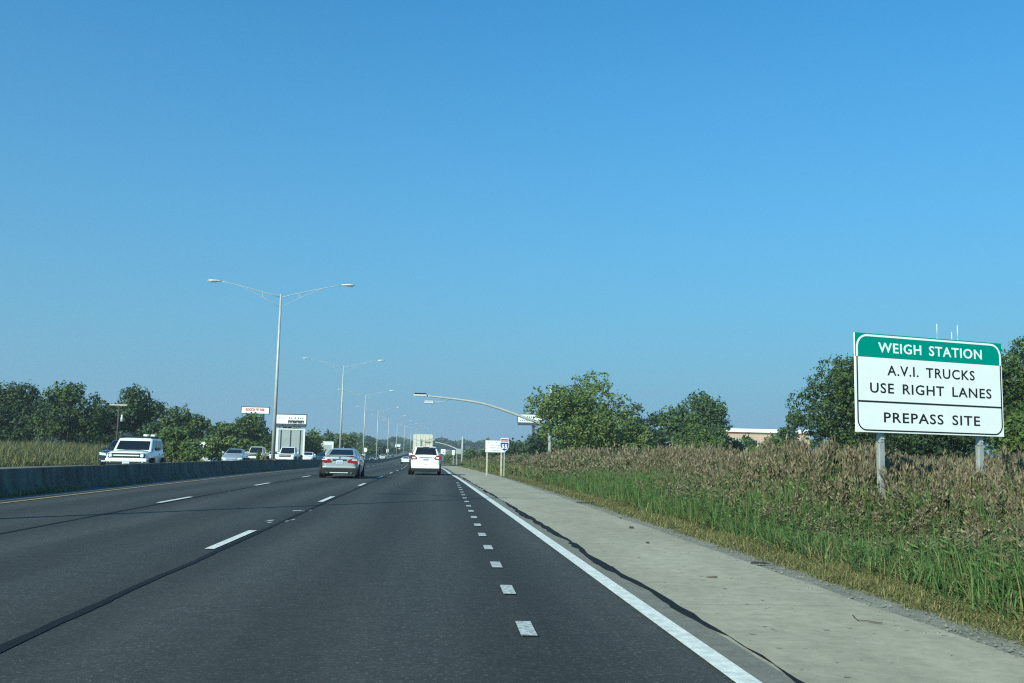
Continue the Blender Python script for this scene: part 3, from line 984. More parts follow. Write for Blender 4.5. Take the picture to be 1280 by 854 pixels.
def make_car(name, label, cat, paint, S, cab, wheels, details, group=None, side=((.06, .44), (.48, .80), (.84, .97)), wheel_r=.33, glass_top=.93, mirror=None):
    """S: body stations; cab: (yb0, yb1, wb, zb, yt0, yt1, wt, zt); front of the car is +y"""
    root = thing(name, label, cat, group=group)
    sub(obj('body', body_mesh(S), MT[paint], root))
    yb0, yb1, wb, zb, yt0, yt1, wt, zt = cab
    bm = bmesh.new()
    rings = [[bm.verts.new(p) for p in rrect(*q)] for q in ((yb0-.06, yb1+.06, wb+.03, .12, zb-.12), (yb0, yb1, wb, .12, zb),
        (yb0*.25+yt0*.75, yb1*.25+yt1*.75, wb*.25+wt*.75, .14, zb*.25+(zt-.05)*.75-.002), (yt0, yt1, wt, .16, zt-.05), (yt0+.14, yt1-.14, wt-.12, .16, zt-.012), (yt0+.45, yt1-.45, wt-.32, .1, zt))]
    n = len(rings[0])
    for i in range(len(rings)-1):
        for k in range(n):
            bm.faces.new((rings[i][k], rings[i][(k+1) % n], rings[i+1][(k+1) % n], rings[i+1][k]))
    bm.faces.new(rings[-1])
    bmesh.ops.recalc_face_normals(bm, faces=bm.faces)
    o = obj('roof', bm, MT[paint], root, smooth=True)
    zt2 = zt - .05
    bm = bmesh.new(); quad_panel(bm, [(wb, yb1, zb), (-wb, yb1, zb), (-wt, yt1, zt2), (wt, yt1, zt2)], .07, .93, .04, glass_top); obj('windshield', bm, MT['glass'], root)
    bm = bmesh.new(); quad_panel(bm, [(-wb, yb0, zb), (wb, yb0, zb), (wt, yt0, zt2), (-wt, yt0, zt2)], .09, .91, .08, .90); obj('rear_window', bm, MT['glass'], root)
    for s in (-1, 1):
        P = [(wb, yb0, zb), (wb, yb1, zb), (wt, yt1, zt2), (wt, yt0, zt2)] if s > 0 else [(-wb, yb1, zb), (-wb, yb0, zb), (-wt, yt0, zt2), (-wt, yt1, zt2)]
        for (u0, u1) in side:
            if s < 0: u0, u1 = 1-u1, 1-u0
            bm = bmesh.new(); quad_panel(bm, P, u0, u1, .06, .90); obj('side_window', bm, MT['glass'], root)
    W = max(q[1] for q in S)
    for y in wheels:
        for s in (-1, 1):
            wd = .215
            bm = bmesh.new()
            lathe(bm, [(-wd/2, wheel_r*.80), (-wd/2+.02, wheel_r*.97), (-wd/2+.06, wheel_r), (wd/2-.06, wheel_r), (wd/2-.02, wheel_r*.97), (wd/2, wheel_r*.80)], 'X', 28)
            w_ = obj('wheel', bm, MT['rubber'], root)
            w_.location = (s*(W-wd/2+.012), y, wheel_r)
            bm = bmesh.new()
            x0 = s*(wd/2-.03)
            lathe(bm, [(x0, wheel_r*.70), (x0+s*.035, wheel_r*.70), (x0+s*.035, wheel_r*.63), (x0+s*.018, wheel_r*.60), (x0+s*.018, wheel_r*.05)], 'X', 24)
            for k in range(5):
                a = 2*math.pi*k/5
                c, sn = math.cos(a), math.sin(a)
                p = [(wheel_r*.12, .035), (wheel_r*.66, .05), (wheel_r*.66, -.05), (wheel_r*.12, -.035)]
                bm.faces.new([bm.verts.new((x0+s*.034, c*u-sn*v, sn*u+c*v)) for u, v in p])
            obj('rim', bm, MT['rim'], w_)
            bm = bmesh.new()
            lathe(bm, [(-.12, wheel_r+.055), (.006, wheel_r+.055), (.006, wheel_r+.0)], 'X', 28, (s*(W-.002) - (.006 if s < 0 else 0), y, wheel_r+.01))
            obj('wheel_arch', bm, MT['plastic'], root)
    # mirrors and door handles
    for s in (-1, 1):
        bm = bmesh.new(); box(bm, s*(wb+.16)-.10, s*(wb+.16)+.10, yb1-.62, yb1-.50, zb+.0, zb+.15, bev=.03)
        obj('mirror', bm, MT[mirror or paint], root)
        for yy in ((yb1+yb0)/2-.05, (yb1+yb0)/2-.95):
            bm = bmesh.new(); box(bm, s*(W-.02)-.02, s*(W-.02)+.02, yy-.1, yy+.1, zb-.2, zb-.165)
            obj('door_handle', bm, MT['plastic'], root)
    details(root)
    return root

def part(root, name, m, *boxes, bev=.015):
    bm = bmesh.new()
    for b in boxes: box(bm, *b, bev=bev)
    return obj(name, bm, MT[m], root)

def sides(root, name, m, x0, x1, y0, y1, z0, z1, bev=.02):
    out = []
    for s in (-1, 1):
        a, b = sorted((s*x0, s*x1))
        out.append(part(root, name, m, (a, b, y0, y1, z0, z1), bev=bev))
    return out

def poly_lamp(root, name, m, poly, y0, y1):
    out = []
    for s in (-1, 1):
        bm = bmesh.new(); prism(bm, [(s*x, z) for x, z in poly], y0, y1)
        out.append(obj(name, bm, MT[m], root))
    return out

def plate(root, y, z, face, marks=True, w=.305):
    a, b = sorted((y, y+face*.012))
    p = part(root, 'number_plate', 'plate', (-w/2, w/2, a, b, z-.076, z+.076), bev=.004)
    if marks:
        # the plate can be read only as a few dark strokes
        rr = random.Random(int(abs(z*1000)))
        bm = bmesh.new()
        for i in range(6):
            x = -.11+i*.044
            ya, yb = sorted((y+face*.013, y+face*.016))
            box(bm, x-.013, x+.013, ya, yb, z-.035-rr.uniform(0, .006), z+.025)
        obj('lettering', bm, MT['plate_ink'], p)

SED = [(-2.42, .62, .42, .93), (-2.40, .74, .36, 1.01), (-2.28, .85, .28, 1.075), (-1.9, .895, .25, 1.085), (-1.4, .91, .19, 1.04), (-.4, .915, .18, 1.0), (.6, .915, .18, .99), (1.2, .91, .19, .98), (1.75, .89, .21, .90), (2.15, .83, .23, .80), (2.38, .70, .26, .70), (2.43, .55, .32, .60)]
SED_CAB = (-1.92, 1.05, .765, 1.04, -1.02, .22, .575, 1.45)
def sedan_details(root):
    # rear
    poly_lamp(root, 'taillight', 'red_lens', [(.36, .80), (.40, .74), (.70, .72), (.845, .80), (.865, .93), (.62, .945), (.44, .90)], -2.425, -2.10)
    poly_lamp(root, 'reverse_lamp', 'clear_lens', [(.58, .86), (.845, .865), (.85, .905), (.62, .915)], -2.435, -2.2)
    part(root, 'trim_bar', 'chrome', (-.36, .36, -2.445, -2.40, .885, .92))
    part(root, 'plate_recess', 'plastic', (-.34, .34, -2.432, -2.40, .83, .883))
    plate(root, -2.437, .78, -1)
    part(root, 'spoiler', 'paint_silver', (-.70, .70, -2.42, -2.2, 1.072, 1.115), bev=.018)
    part(root, 'bumper', 'paint_silver', (-.80, .80, -2.49, -2.2, .47, .57), bev=.04)
    part(root, 'lower_valance', 'plastic', (-.86, .86, -2.48, -2.0, .20, .465), bev=.03)
    part(root, 'diffuser', 'alum', (-.44, .44, -2.495, -2.42, .245, .285), bev=.01)
    part(root, 'third_brake_light', 'red_lens', (-.14, .14, -1.86, -1.80, 1.10, 1.125), bev=.005)
    for s in (-1, 1):
        bm = bmesh.new(); lathe(bm, [(-.06, .04), (.2, .04)], 'Y', 12, (s*.58, -2.46, .26)); obj('exhaust_tip', bm, MT['chrome'], root)
    bm = bmesh.new(); prism(bm, [(-.02, 1.45), (.02, 1.45), (.006, 1.52), (-.006, 1.52)], -.9, -.72); obj('antenna_fin', bm, MT['paint_silver'], root)
    bm = bmesh.new(); lathe(bm, [(-.008, .055), (.0, .055)], 'Y', 16, (0, -2.415, .985)); obj('badge', bm, MT['chrome'], root)
    front_car(root, 2.40, .50, .66, .70)

def front_car(root, y, z0, z1, hw, plate_z=.42):
    part(root, 'grille', 'plastic', (-hw*.6, hw*.6, y-.1, y+.025, z0-.02, z1-.02))
    part(root, 'grille_bar', 'chrome', (-hw*.58, hw*.58, y+.01, y+.04, (z0+z1)/2-.035, (z0+z1)/2-.005), bev=.005)
    poly_lamp(root, 'headlight', 'clear_lens', [(hw*.62, z0+.04), (hw*1.12, z0+.1), (hw*1.16, z1+.05), (hw*.9, z1+.04), (hw*.62, z1-.01)], y-.28, y+.015)
    part(root, 'lower_intake', 'plastic', (-hw*.9, hw*.9, y-.1, y+.035, z0-.26, z0-.14))
    plate(root, y+.04, plate_z, 1, marks=False)

silver_sedan = make_car('sedan', 'silver sedan with red tail lamps seen from behind in the middle lane', 'car', 'paint_silver', SED, SED_CAB, (-1.42, 1.42), sedan_details)

VAN = [(-2.32, .70, .40, 1.12), (-2.30, .82, .33, 1.18), (-2.18, .90, .27, 1.20), (-1.6, .925, .22, 1.17), (-.6, .93, .2, 1.12), (.6, .93, .2, 1.08), (1.2, .925, .21, 1.05), (1.75, .90, .23, .97), (2.1, .85, .25, .88), (2.32, .72, .28, .76), (2.36, .58, .34, .66)]
VAN_CAB = (-2.22, 1.15, .83, 1.16, -1.98, .15, .665, 1.70)
def van_details(root):
    poly_lamp(root, 'taillight', 'red_lens', [(.50, 1.00), (.56, .93), (.86, .92), (.925, 1.02), (.90, 1.19), (.66, 1.18)], -2.325, -2.0)
    poly_lamp(root, 'reverse_lamp', 'clear_lens', [(.60, .985), (.80, .98), (.82, 1.07), (.63, 1.08)], -2.338, -2.2)
    part(root, 'trim_bar', 'dark_metal', (-.38, .38, -2.345, -2.30, 1.02, 1.055))
    plate(root, -2.335, .93, -1)
    part(root, 'badge', 'chrome', (-.09, .09, -2.335, -2.32, .63, .66), bev=.004)
    part(root, 'bumper', 'paint_white', (-.84, .84, -2.41, -2.1, .38, .60), bev=.05)
    part(root, 'lower_valance', 'plastic', (-.86, .86, -2.38, -2.0, .20, .385), bev=.03)
    part(root, 'spoiler', 'paint_white', (-.60, .60, -2.12, -1.85, 1.655, 1.70), bev=.02)
    part(root, 'third_brake_light', 'red_lens', (-.18, .18, -2.13, -2.11, 1.665, 1.69), bev=.004)
    part(root, 'wiper', 'plastic', (-.02, .36, -2.235, -2.22, 1.215, 1.235), bev=.003)
    sides(root, 'roof_rail', 'plastic', .60, .63, -1.6, .0, 1.70, 1.735, bev=.01)
    front_car(root, 2.33, .55, .72, .74)
white_van = make_car('minivan', 'white minivan seen from behind below the cream truck trailer', 'minivan', 'paint_white', VAN, VAN_CAB, (-1.4, 1.42), van_details, wheel_r=.34,
                     side=((.05, .30), (.33, .63), (.66, .95)))

SUV = [(-2.18, .72, .48, 1.1), (-2.16, .84, .42, 1.16), (-2.05, .92, .36, 1.18), (-1.4, .94, .30, 1.16), (-.4, .945, .28, 1.14), (.6, .945, .28, 1.13), (1.1, .94, .29, 1.13), (1.7, .935, .32, 1.10), (2.02, .92, .35, 1.06), (2.17, .86, .40, 1.02), (2.20, .76, .46, .96)]
SUV_CAB = (-2.12, 1.0, .85, 1.13, -2.0, .36, .77, 1.72)
def suv_details(root):
    part(root, 'grille', 'plastic', (-.80, .80, 2.05, 2.215, .78, 1.0), bev=.03)
    part(root, 'grille_bar', 'paint_white', (-.56, .56, 2.2, 2.235, .865, .925), bev=.01)
    for s in (-1, 1):
        bm = bmesh.new(); lathe(bm, [(-.1, .085), (.02, .085), (.035, .05)], 'Y', 18, (s*.68, 2.21, .89)); o = obj('headlight', bm, MT['clear_lens'], root)
        bm = bmesh.new(); lathe(bm, [(-.1, .035), (.01, .035)], 'Y', 12, (s*.70, 2.23, .58)); obj('fog_lamp', bm, MT['clear_lens'], root)
    part(root, 'bumper', 'paint_white', (-.90, .90, 1.95, 2.27, .60, .77), bev=.05)
    part(root, 'lower_intake', 'plastic', (-.84, .84, 1.9, 2.25, .34, .60), bev=.04)
    part(root, 'skid_plate', 'alum', (-.42, .42, 2.1, 2.262, .36, .44), bev=.01)
    plate(root, 2.262, .53, 1, marks=True)
    sides(root, 'fender_flare', 'plastic', .90, .965, 1.0, 1.9, .66, .74)
    sides(root, 'roof_rail', 'plastic', .62, .67, -1.8, .3, 1.72, 1.77, bev=.012)
    for y in (-1.5, -.2):
        part(root, 'roof_bar', 'plastic', (-.68, .68, y-.04, y+.04, 1.76, 1.80), bev=.012)
    poly_lamp(root, 'taillight', 'red_lens', [(.72, .85), (.90, .85), (.90, 1.12), (.72, 1.12)], -2.2, -2.0)
    part(root, 'wiper', 'plastic', (-.6, -.02, .93, .96, 1.17, 1.185), bev=.003)
white_suv = make_car('suv', 'boxy white SUV with roof rack and black grille coming the other way', 'car', 'paint_white', SUV, SUV_CAB, (-1.35, 1.38), suv_details, wheel_r=.37, glass_top=.80, mirror='plastic',
                     side=((.03, .28), (.32, .60), (.64, .93)))
# load carried on the SUV's roof rack: two pale gear cases
def on_road(o, px, py, Y, rz=0.0):
    p = at(px, py, Y)
    slope = (gc(Y+6)-gc(Y-6))/12
    o.location = (p.x, Y, gz(Y) + .012)
    o.rotation_euler = (math.atan((gz(Y+4)-gz(Y-4))/8)*(1 if abs(rz) < 1 else -1), 0, -math.atan(slope) + rz)
    return o
on_road(silver_sedan, 430, 588, 50.0)
on_road(white_van, 532.3, 580, 61.5)
on_road(white_suv, 170.5, 570, 47.5, math.pi)
white_suv.rotation_euler.z = math.pi + .10
Yc = 47.0
pS = white_suv.location
for i, (dx, dy, lb) in enumerate(((-.20, 1.45, 'pale gear case nearer the middle of the white SUV roof rack'), (-.52, 1.55, 'pale gear case on the inner rear corner of the white SUV roof rack'))):
    bm = bmesh.new(); box(bm, -.10, .10, -.3, .3, 0, .10, bev=.03)
    box(bm, -.105, .105, -.1, -.06, -.002, .104); box(bm, -.105, .105, .1, .14, -.002, .104)
    o = obj('gear_case', bm, MT['trailer_white'], None, loc=(pS.x - dx - dy*.16, pS.y + dy - dx*.16, pS.z + 1.803))
    o.rotation_euler.z = .16
    tag(o, lb, 'case', 'cases on the SUV roof rack')

def plain_details(y_front, y_rear, hw, z0, z1, paint):
    def f(root):
        front_car(root, y_front, z0, z1, hw)
        poly_lamp(root, 'taillight', 'red_lens', [(hw*.6, z1+.02), (hw*1.12, z1+.02), (hw*1.14, z1+.18), (hw*.62, z1+.18)], y_rear-.01, y_rear+.3)
        plate(root, y_rear-.03, z1+.08, -1, marks=False)
        part(root, 'lower_valance', 'plastic', (-hw*1.1, hw*1.1, y_rear-.06, y_rear+.3, .22, .4), bev=.03)
        part(root, 'bumper', paint, (-hw*1.08, hw*1.08, y_rear-.09, y_rear+.2, .40, .56), bev=.04)
    return f
PICK = [(-2.75, .84, .55, 1.10), (-2.72, .93, .50, 1.14), (-2.5, .97, .45, 1.16), (-1.2, .985, .40, 1.16), (0, .985, .38, 1.16), (1.0, .985, .38, 1.17), (1.7, .98, .40, 1.16), (2.4, .96, .42, 1.12), (2.68, .92, .46, 1.08), (2.78, .84, .52, 1.0)]
PICK_CAB = (-1.05, 1.15, .88, 1.16, -.85, .5, .72, 1.90)
def pick_details(root):
    part(root, 'grille', 'plastic', (-.62, .62, 2.6, 2.79, .78, 1.06), bev=.05)
    part(root, 'grille_bar', 'alum', (-.58, .58, 2.76, 2.81, .90, .94), bev=.01)
    poly_lamp(root, 'headlight', 'clear_lens', [(.66, .82), (.93, .84), (.94, 1.06), (.66, 1.05)], 2.5, 2.79)
    part(root, 'bumper', 'paint_white', (-.93, .93, 2.5, 2.86, .52, .74), bev=.05)
    part(root, 'lower_intake', 'plastic', (-.6, .6, 2.6, 2.875, .44, .54), bev=.02)
    plate(root, 2.862, .63, 1, marks=False)
    part(root, 'bed_liner', 'plastic', (-.86, .86, -2.65, -1.15, 1.175, 1.21), bev=.01)
    poly_lamp(root, 'taillight', 'red_lens', [(.82, .8), (.95, .8), (.95, 1.1), (.82, 1.1)], -2.78, -2.5)
white_pickup = make_car('pickup_truck', 'white pickup truck with black grille approaching in front of the box trailer', 'pickup truck', 'paint_white', PICK, PICK_CAB, (-1.75, 1.75), pick_details, wheel_r=.4,
                        side=((.08, .48), (.54, .92)))
on_road(white_pickup, 360.5, 570, 108, math.pi)

def dark_suv_details(root):
    part(root, 'grille', 'plastic', (-.5, .5, 2.05, 2.215, .66, .96), bev=.03)
    poly_lamp(root, 'headlight', 'clear_lens', [(.52, .80), (.86, .84), (.88, .98), (.54, .92)], 1.95, 2.215)
    part(root, 'bumper', 'paint_blue_grey', (-.88, .88, 1.9, 2.26, .44, .62), bev=.05)
    part(root, 'fog_lamp', 'clear_lens', (.55, .75, 2.2, 2.275, .50, .56), (-.75, -.55, 2.2, 2.275, .50, .56), bev=.008)
    plate(root, 2.265, .53, 1, marks=False)
    poly_lamp(root, 'taillight', 'red_lens', [(.72, .85), (.90, .85), (.90, 1.12), (.72, 1.12)], -2.2, -2.0)
SUV2_CAB = (-2.1, 1.15, .85, 1.10, -1.8, .35, .68, 1.66)
dark_suv = make_car('suv', 'dark blue-grey SUV half hidden behind the boxy white SUV', 'car', 'paint_blue_grey', SUV, SUV2_CAB, (-1.35, 1.38), dark_suv_details, wheel_r=.36)
on_road(dark_suv, 157.5, 570, 54.5, math.pi)
dark_suv.rotation_euler.z = math.pi + .10

HATCH_CAB = (-2.05, 1.1, .765, 1.03, -1.25, .25, .60, 1.48)
def far_car(name, label, cat, paint, px, py, Y, oncoming=True, S=SED, C=SED_CAB, group=None, wheel_r=.33):
    hw = .70
    o = make_car(name, label, cat, paint, S, C, (-1.42, 1.42), plain_details(2.39, -2.40, hw, .50, .66, paint), group=group, wheel_r=wheel_r)
    return on_road(o, px, py, Y, math.pi if oncoming else 0)
far_car('sedan', 'blue-silver sedan approaching beyond the barrier, in front of a yellow-green bush', 'car', 'paint_silver', 294, 570, 83).rotation_euler.z = math.pi + .09
far_car('sedan', 'white sedan approaching between the two box trailers', 'car', 'paint_white', 385.5, 570, 138, C=HATCH_CAB)
far_car('sedan', 'dark car half hidden beyond the roof of the silver sedan', 'car', 'paint_blue_grey', 402.5, 571, 152)
far_car('sedan', 'small white car half hidden by the tallest-looking lamp post beside the white pickup', 'car', 'paint_white', 344, 571, 122)
far_car('hatchback', 'small white car ahead in the middle lane, partly behind the white minivan', 'car', 'paint_white', 507.3, 575, 205, oncoming=False, C=HATCH_CAB)
far_car('van', 'dark van with a pale roof in the far oncoming traffic', 'van', 'paint_black', 470, 571, 285, S=VAN, C=VAN_CAB)
far_car('van', 'pale-roofed van beside the dark one in the far oncoming traffic', 'van', 'paint_pale', 478.5, 571, 300, S=VAN, C=VAN_CAB)
far_car('sedan', 'dark sedan in the far oncoming lanes close past the silver sedan', 'car', 'paint_black', 459.5, 574, 255)
far_car('sedan', 'dark sedan with bright front lamps in front of the far white semi truck', 'car', 'paint_black', 488.2, 571, 370)
far_car('sedan', 'tiny pale car at the far crest of the road', 'car', 'paint_pale', 508.5, 570, 560)

pale = make_car('pickup_truck', 'pale champagne pickup partly screened by a roadside shrub', 'pickup truck', 'paint_pale', PICK, PICK_CAB, (-1.75, 1.75), pick_details, wheel_r=.4, side=((.08, .48), (.54, .92)))
on_road(pale, 321.5, 570, 116, math.pi)

# trailers and heavy trucks
def wheel_pair(root, x, y, r=.5, w=.52):
    bm = bmesh.new(); lathe(bm, [(-w/2, r*.85), (-w/2+.04, r), (-.03, r), (0, r*.9), (.03, r), (w/2-.04, r), (w/2, r*.85)], 'X', 24)
    o = obj('wheel', bm, MT['rubber'], root); o.location = (x, y, r)
    bm = bmesh.new(); s = 1 if x > 0 else -1
    lathe(bm, [(s*(w/2-.06), r*.6), (s*(w/2+.005), r*.6), (s*(w/2-.03), r*.5), (s*(w/2-.03), r*.1)], 'X', 18); obj('rim', bm, MT['rim'], o)

def box_trailer(root, W, L, z0, z1, m, rear=True, seams=0, y_off=0.0):
    y0, y1 = y_off, y_off+L
    bm = bmesh.new(); box(bm, -W/2, W/2, y0, y1, z0, z1, bev=.03); obj('cargo_box', bm, MT[m], root)
    if rear:
        f = .09
        bm = bmesh.new()
        for b in ((-W/2, W/2, z1-f, z1), (-W/2, W/2, z0, z0+f*1.4), (-W/2, -W/2+f, z0, z1), (W/2-f, W/2, z0, z1)):
            box(bm, b[0], b[1], y0-.04, y0-.002, b[2], b[3])
        obj('door_frame', bm, MT['trailer_cream'], root)
        for s in (-1, 1):
            bm = bmesh.new(); a, b = sorted((s*.015, s*(W/2-f-.01))); box(bm, a, b, y0-.03, y0-.003, z0+f*1.4+.01, z1-f-.01)
            d = obj('door', bm, MT[m], root)
            bm = bmesh.new()
            for xx in (.35, .85):
                tube(bm, [(s*xx, y0-.05, z0+.1), (s*xx, y0-.05, z1-.1)], .018, 6)
            obj('lock_rod', bm, MT['galv'], d)
        part(root, 'underride_guard', 'dark_metal', (-W/2+.1, W/2-.1, y0, y0+.1, .5, .62), (-.5, -.4, y0, y0+.1, .62, z0), (.4, .5, y0, y0+.1, .62, z0))
        sides(root, 'taillight', 'red_lens', W/2-.4, W/2-.1, y0-.06, y0-.03, z0-.12, z0-.02, bev=.01)
    for i in range(seams):
        x = -W/2 + W*(i+.5)/seams if seams > 1 else 0
        part(root, 'seam', 'dark_metal', (x-.055, x+.055, y0-.05, y0-.003, z0+.05, z1-.22), bev=.005)

semi = thing('semi_trailer', 'cream box trailer of a semi truck ahead, above the white minivan', 'truck')
box_trailer(semi, 2.6, 14.0, 1.15, 4.12, 'trailer_cream')
bm = bmesh.new()
for i in range(7):
    box(bm, .25+i*.12, .25+i*.12+(.08 if i % 3 else .06), -.05, -.034, 2.98, 3.16)
obj('lettering', bm, MT['plastic'], semi)
bm = bmesh.new(); box(bm, .25, 1.05, -.05, -.034, 2.84, 2.9); obj('lettering', bm, MT['trailer_grey'], semi)
for y in (1.4, 2.7):
    for s in (-1, 1): wheel_pair(semi, s*.98, y)
bm = bmesh.new(); box(bm, -1.2, 1.2, 14.6, 17.2, .6, 3.6, bev=.12); obj('cab', bm, MT['paint_white'], semi)
for y in (12.8, 16.6):
    for s in (-1, 1): wheel_pair(semi, s*.98, y, w=.4)
on_road(semi, 528, 570, 130)

tr = thing('box_trailer', 'tall white box trailer with three dark vertical seams beyond the oncoming pickup', 'trailer')
box_trailer(tr, 3.5, 9, 1.0, 4.25, 'trailer_grey', rear=False, seams=3)
f = .16
bm = bmesh.new()
for b in ((-1.75, 1.75, 4.25-f, 4.25), (-1.75, -1.75+.3, 1.0, 4.25-f), (1.75-.22, 1.75, 1.0, 4.25-f)):
    box(bm, b[0], b[1], -.045, -.002, b[2], b[3])
obj('door_frame', bm, MT['trailer_white'], tr)
for y in (1.5, 7):
    for s in (-1, 1): wheel_pair(tr, s*1.35, y)
part(tr, 'bumper', 'dark_metal', (-1.6, 1.6, -.05, .1, .55, .75))
part(tr, 'chassis', 'dark_metal', (-.6, .6, .1, 8.8, .75, 1.0))
on_road(tr, 362, 570, 122)
tr.rotation_euler.z = R(9.0)

tr2 = thing('box_trailer', 'smaller white box trailer with framed door beside the second lamp post', 'trailer')
box_trailer(tr2, 2.6, 8, 1.1, 4.3, 'trailer_white', rear=False)
bm = bmesh.new()
box(bm, -.75, .75, -.03, -.002, 1.2, 3.55); obj('door', bm, MT['trailer_grey'], tr2)
bm = bmesh.new()
for b in ((-.87, .87, 3.55, 3.67), (-.87, -.75, 1.2, 3.55), (.75, .87, 1.2, 3.55)):
    box(bm, b[0], b[1], -.05, -.002, b[2], b[3])
obj('door_frame', bm, MT['alum'], tr2)
for y in (1.5, 6):
    for s in (-1, 1): wheel_pair(tr2, s*.95, y)
part(tr2, 'chassis', 'dark_metal', (-.6, .6, .1, 7.8, .8, 1.1))
on_road(tr2, 408.5, 570, 205)
tr2.rotation_euler.z = R(6.5)

# oncoming semi tractor and its trailer
st = thing('semi_truck', 'white cab semi truck with grey-green trailer in the far oncoming lanes', 'truck')
bm = bmesh.new()
prism(bm, [(-1.2, .75), (1.2, .75), (1.22, 2.6), (1.1, 3.75), (-1.1, 3.75), (-1.22, 2.6)], 0, 2.6)
obj('cab', bm, MT['paint_white'], st)
bm = bmesh.new(); box(bm, -.9, .9, 2.6, 3.9, .8, 1.9, bev=.15); obj('hood', bm, MT['paint_white'], st)
part(st, 'windshield', 'glass', (-1.05, 1.05, 2.55, 2.63, 2.0, 2.75))
part(st, 'grille', 'plastic', (-.5, .5, 3.85, 3.93, .9, 1.7))
part(st, 'bumper', 'chrome', (-1.2, 1.2, 3.7, 3.98, .45, .8), bev=.05)
sides(st, 'headlight', 'clear_lens', .6, .88, 3.8, 3.92, 1.0, 1.25)
bm = bmesh.new(); box(bm, -1.3, 1.3, -14, -.8, 1.2, 4.1, bev=.03); obj('cargo_box', bm, MT['trailer_grey'], st)
for y in (3.0, -.6, -1.9, -12):
    for s in (-1, 1): wheel_pair(st, s*.98, y, w=.4)
on_road(st, 497, 569, 470, math.pi)

# ------------------------------------------------------------------ trees
def crown_arrays(rng, rx, ry, h, zb, nleaf, leaf, shape='round', nl=26):
    """leaf quads in a crown of height h starting at zb: lobes of clumps, dense near each lobe's skin"""
    lob = []
    for i in range(nl):
        for _ in range(40):
            u = rng.uniform(-1, 1, 3)
            if (u**2).sum() < 1: break
        t = (u[2]+1)/2
        if shape == 'round':
            wfac = math.sqrt(max(.12, 1-(t-.42)**2*2.2))
        elif shape == 'cone':
            wfac = .30 + .80*(1-t)
        else:
            wfac = .75 + .3*math.sin(t*3)
        r = (.20 + .20*rng.rand()) * min(rx, h*.5)
        lob.append((u[0]*rx*.80*wfac, u[1]*ry*.80*wfac, zb + r*.6 + t*(h - r*1.5), r))
    lob = np.array(lob)
    w = lob[:, 3]**2; w /= w.sum()
    nc = nleaf // 9
    li = rng.choice(len(lob), nc, p=w)
    d = rng.normal(size=(nc, 3)); d /= np.linalg.norm(d, axis=1)[:, None]
    rad = lob[li, 3] * (1 - .55*rng.rand(nc)**1.7)
    cc = lob[li, :3] + d*rad[:, None]*np.array([1.12, 1.12, .86])
    pos = np.repeat(cc, 9, 0) + rng.normal(size=(nc*9, 3)) * leaf*1.15
    dirs = np.repeat(d, 9, 0)
    # sprigs that poke out of the outline
    ns = max(8, nc//40)
    si = rng.choice(nc, ns)
    ex = np.repeat(cc[si], 6, 0) + np.repeat(d[si], 6, 0)*(rng.rand(ns*6)[:, None]*leaf*2.6) + rng.normal(size=(ns*6, 3))*leaf*.5
    pos = np.concatenate([pos, ex]); dirs = np.concatenate([dirs, np.repeat(d[si], 6, 0)])
    keep = pos[:, 2] > .1
    pos, dirs = pos[keep], dirs[keep]
    n = len(pos)
    nrm = dirs*.8 + rng.normal(size=(n, 3))*.75 + np.array([0, 0, .35])
    nrm /= np.linalg.norm(nrm, axis=1)[:, None]
    a = np.cross(nrm, rng.normal(size=(n, 3))); a /= np.linalg.norm(a, axis=1)[:, None]
    b = np.cross(nrm, a)
    s = leaf*(.55 + .9*rng.rand(n))[:, None]
    V = np.stack([pos - a*s, pos - b*s*.52 + a*s*.1, pos + a*s, pos + b*s*.52 + a*s*.1], 1).reshape(-1, 3)
    Fq = np.arange(n*4).reshape(-1, 4)
    return V, Fq, lob

def make_tree(name, label, x, y, w, h, zb, m, seed, leaf=.2, nleaf=6000, shape='round', depth=None, group=None, cat='tree', nl=26, trunk_r=None):
    rng = np.random.RandomState(seed)
    root = thing(name, label, cat, (x, y, gz(y)-.05), 0, group)
    V, Fq, lob = crown_arrays(rng, w/2, (depth or w)/2, h-zb, zb, nleaf, leaf, shape, nl)
    # fit the crown's outline to the intended size
    lo, hi = np.percentile(V[:, 0], [.7, 99.3])
    V[:, 0] = (V[:, 0] - (lo+hi)/2) * (w/(hi-lo))
    V[:, 2] = zb + (V[:, 2]-zb) * ((h-zb)/(np.percentile(V[:, 2], 99.6)-zb))
    mats = [MT[m]] if isinstance(m, str) else [MT[k] for k in m]
    raw('crown', V, Fq, mats, root, None if len(mats) == 1 else (np.repeat(rng.rand(len(Fq)//9+2), 9)[:len(Fq)] < .42).astype(int))
    tr_ = trunk_r or max(.05, h*.022)
    bm = bmesh.new()
    zt = zb + (h-zb)*.62
    mid = [(rng.uniform(-.1, .1)*w*.3, rng.uniform(-.1, .1)*w*.3, zt*t) for t in (.35, .7, 1)]
    tube(bm, [(0, 0, -.4), (0, 0, .15)] + mid, [tr_*1.5, tr_*1.15, tr_*.9, tr_*.6, tr_*.25], 8)
    for k in range(min(9, len(lob))):
        e = lob[k, :3]
        t0 = .35 + .5*rng.rand()
        base = Vector(mid[0]).lerp(Vector(mid[2]), (t0-.35)/.65)
        en = Vector(e)
        md = base.lerp(en, .5) + Vector((0, 0, (en-base).length*.1))
        tube(bm, [base, md, en], [tr_*.45, tr_*.28, tr_*.1], 6)
    obj('trunk', bm, MT['bark'], root)
    return root

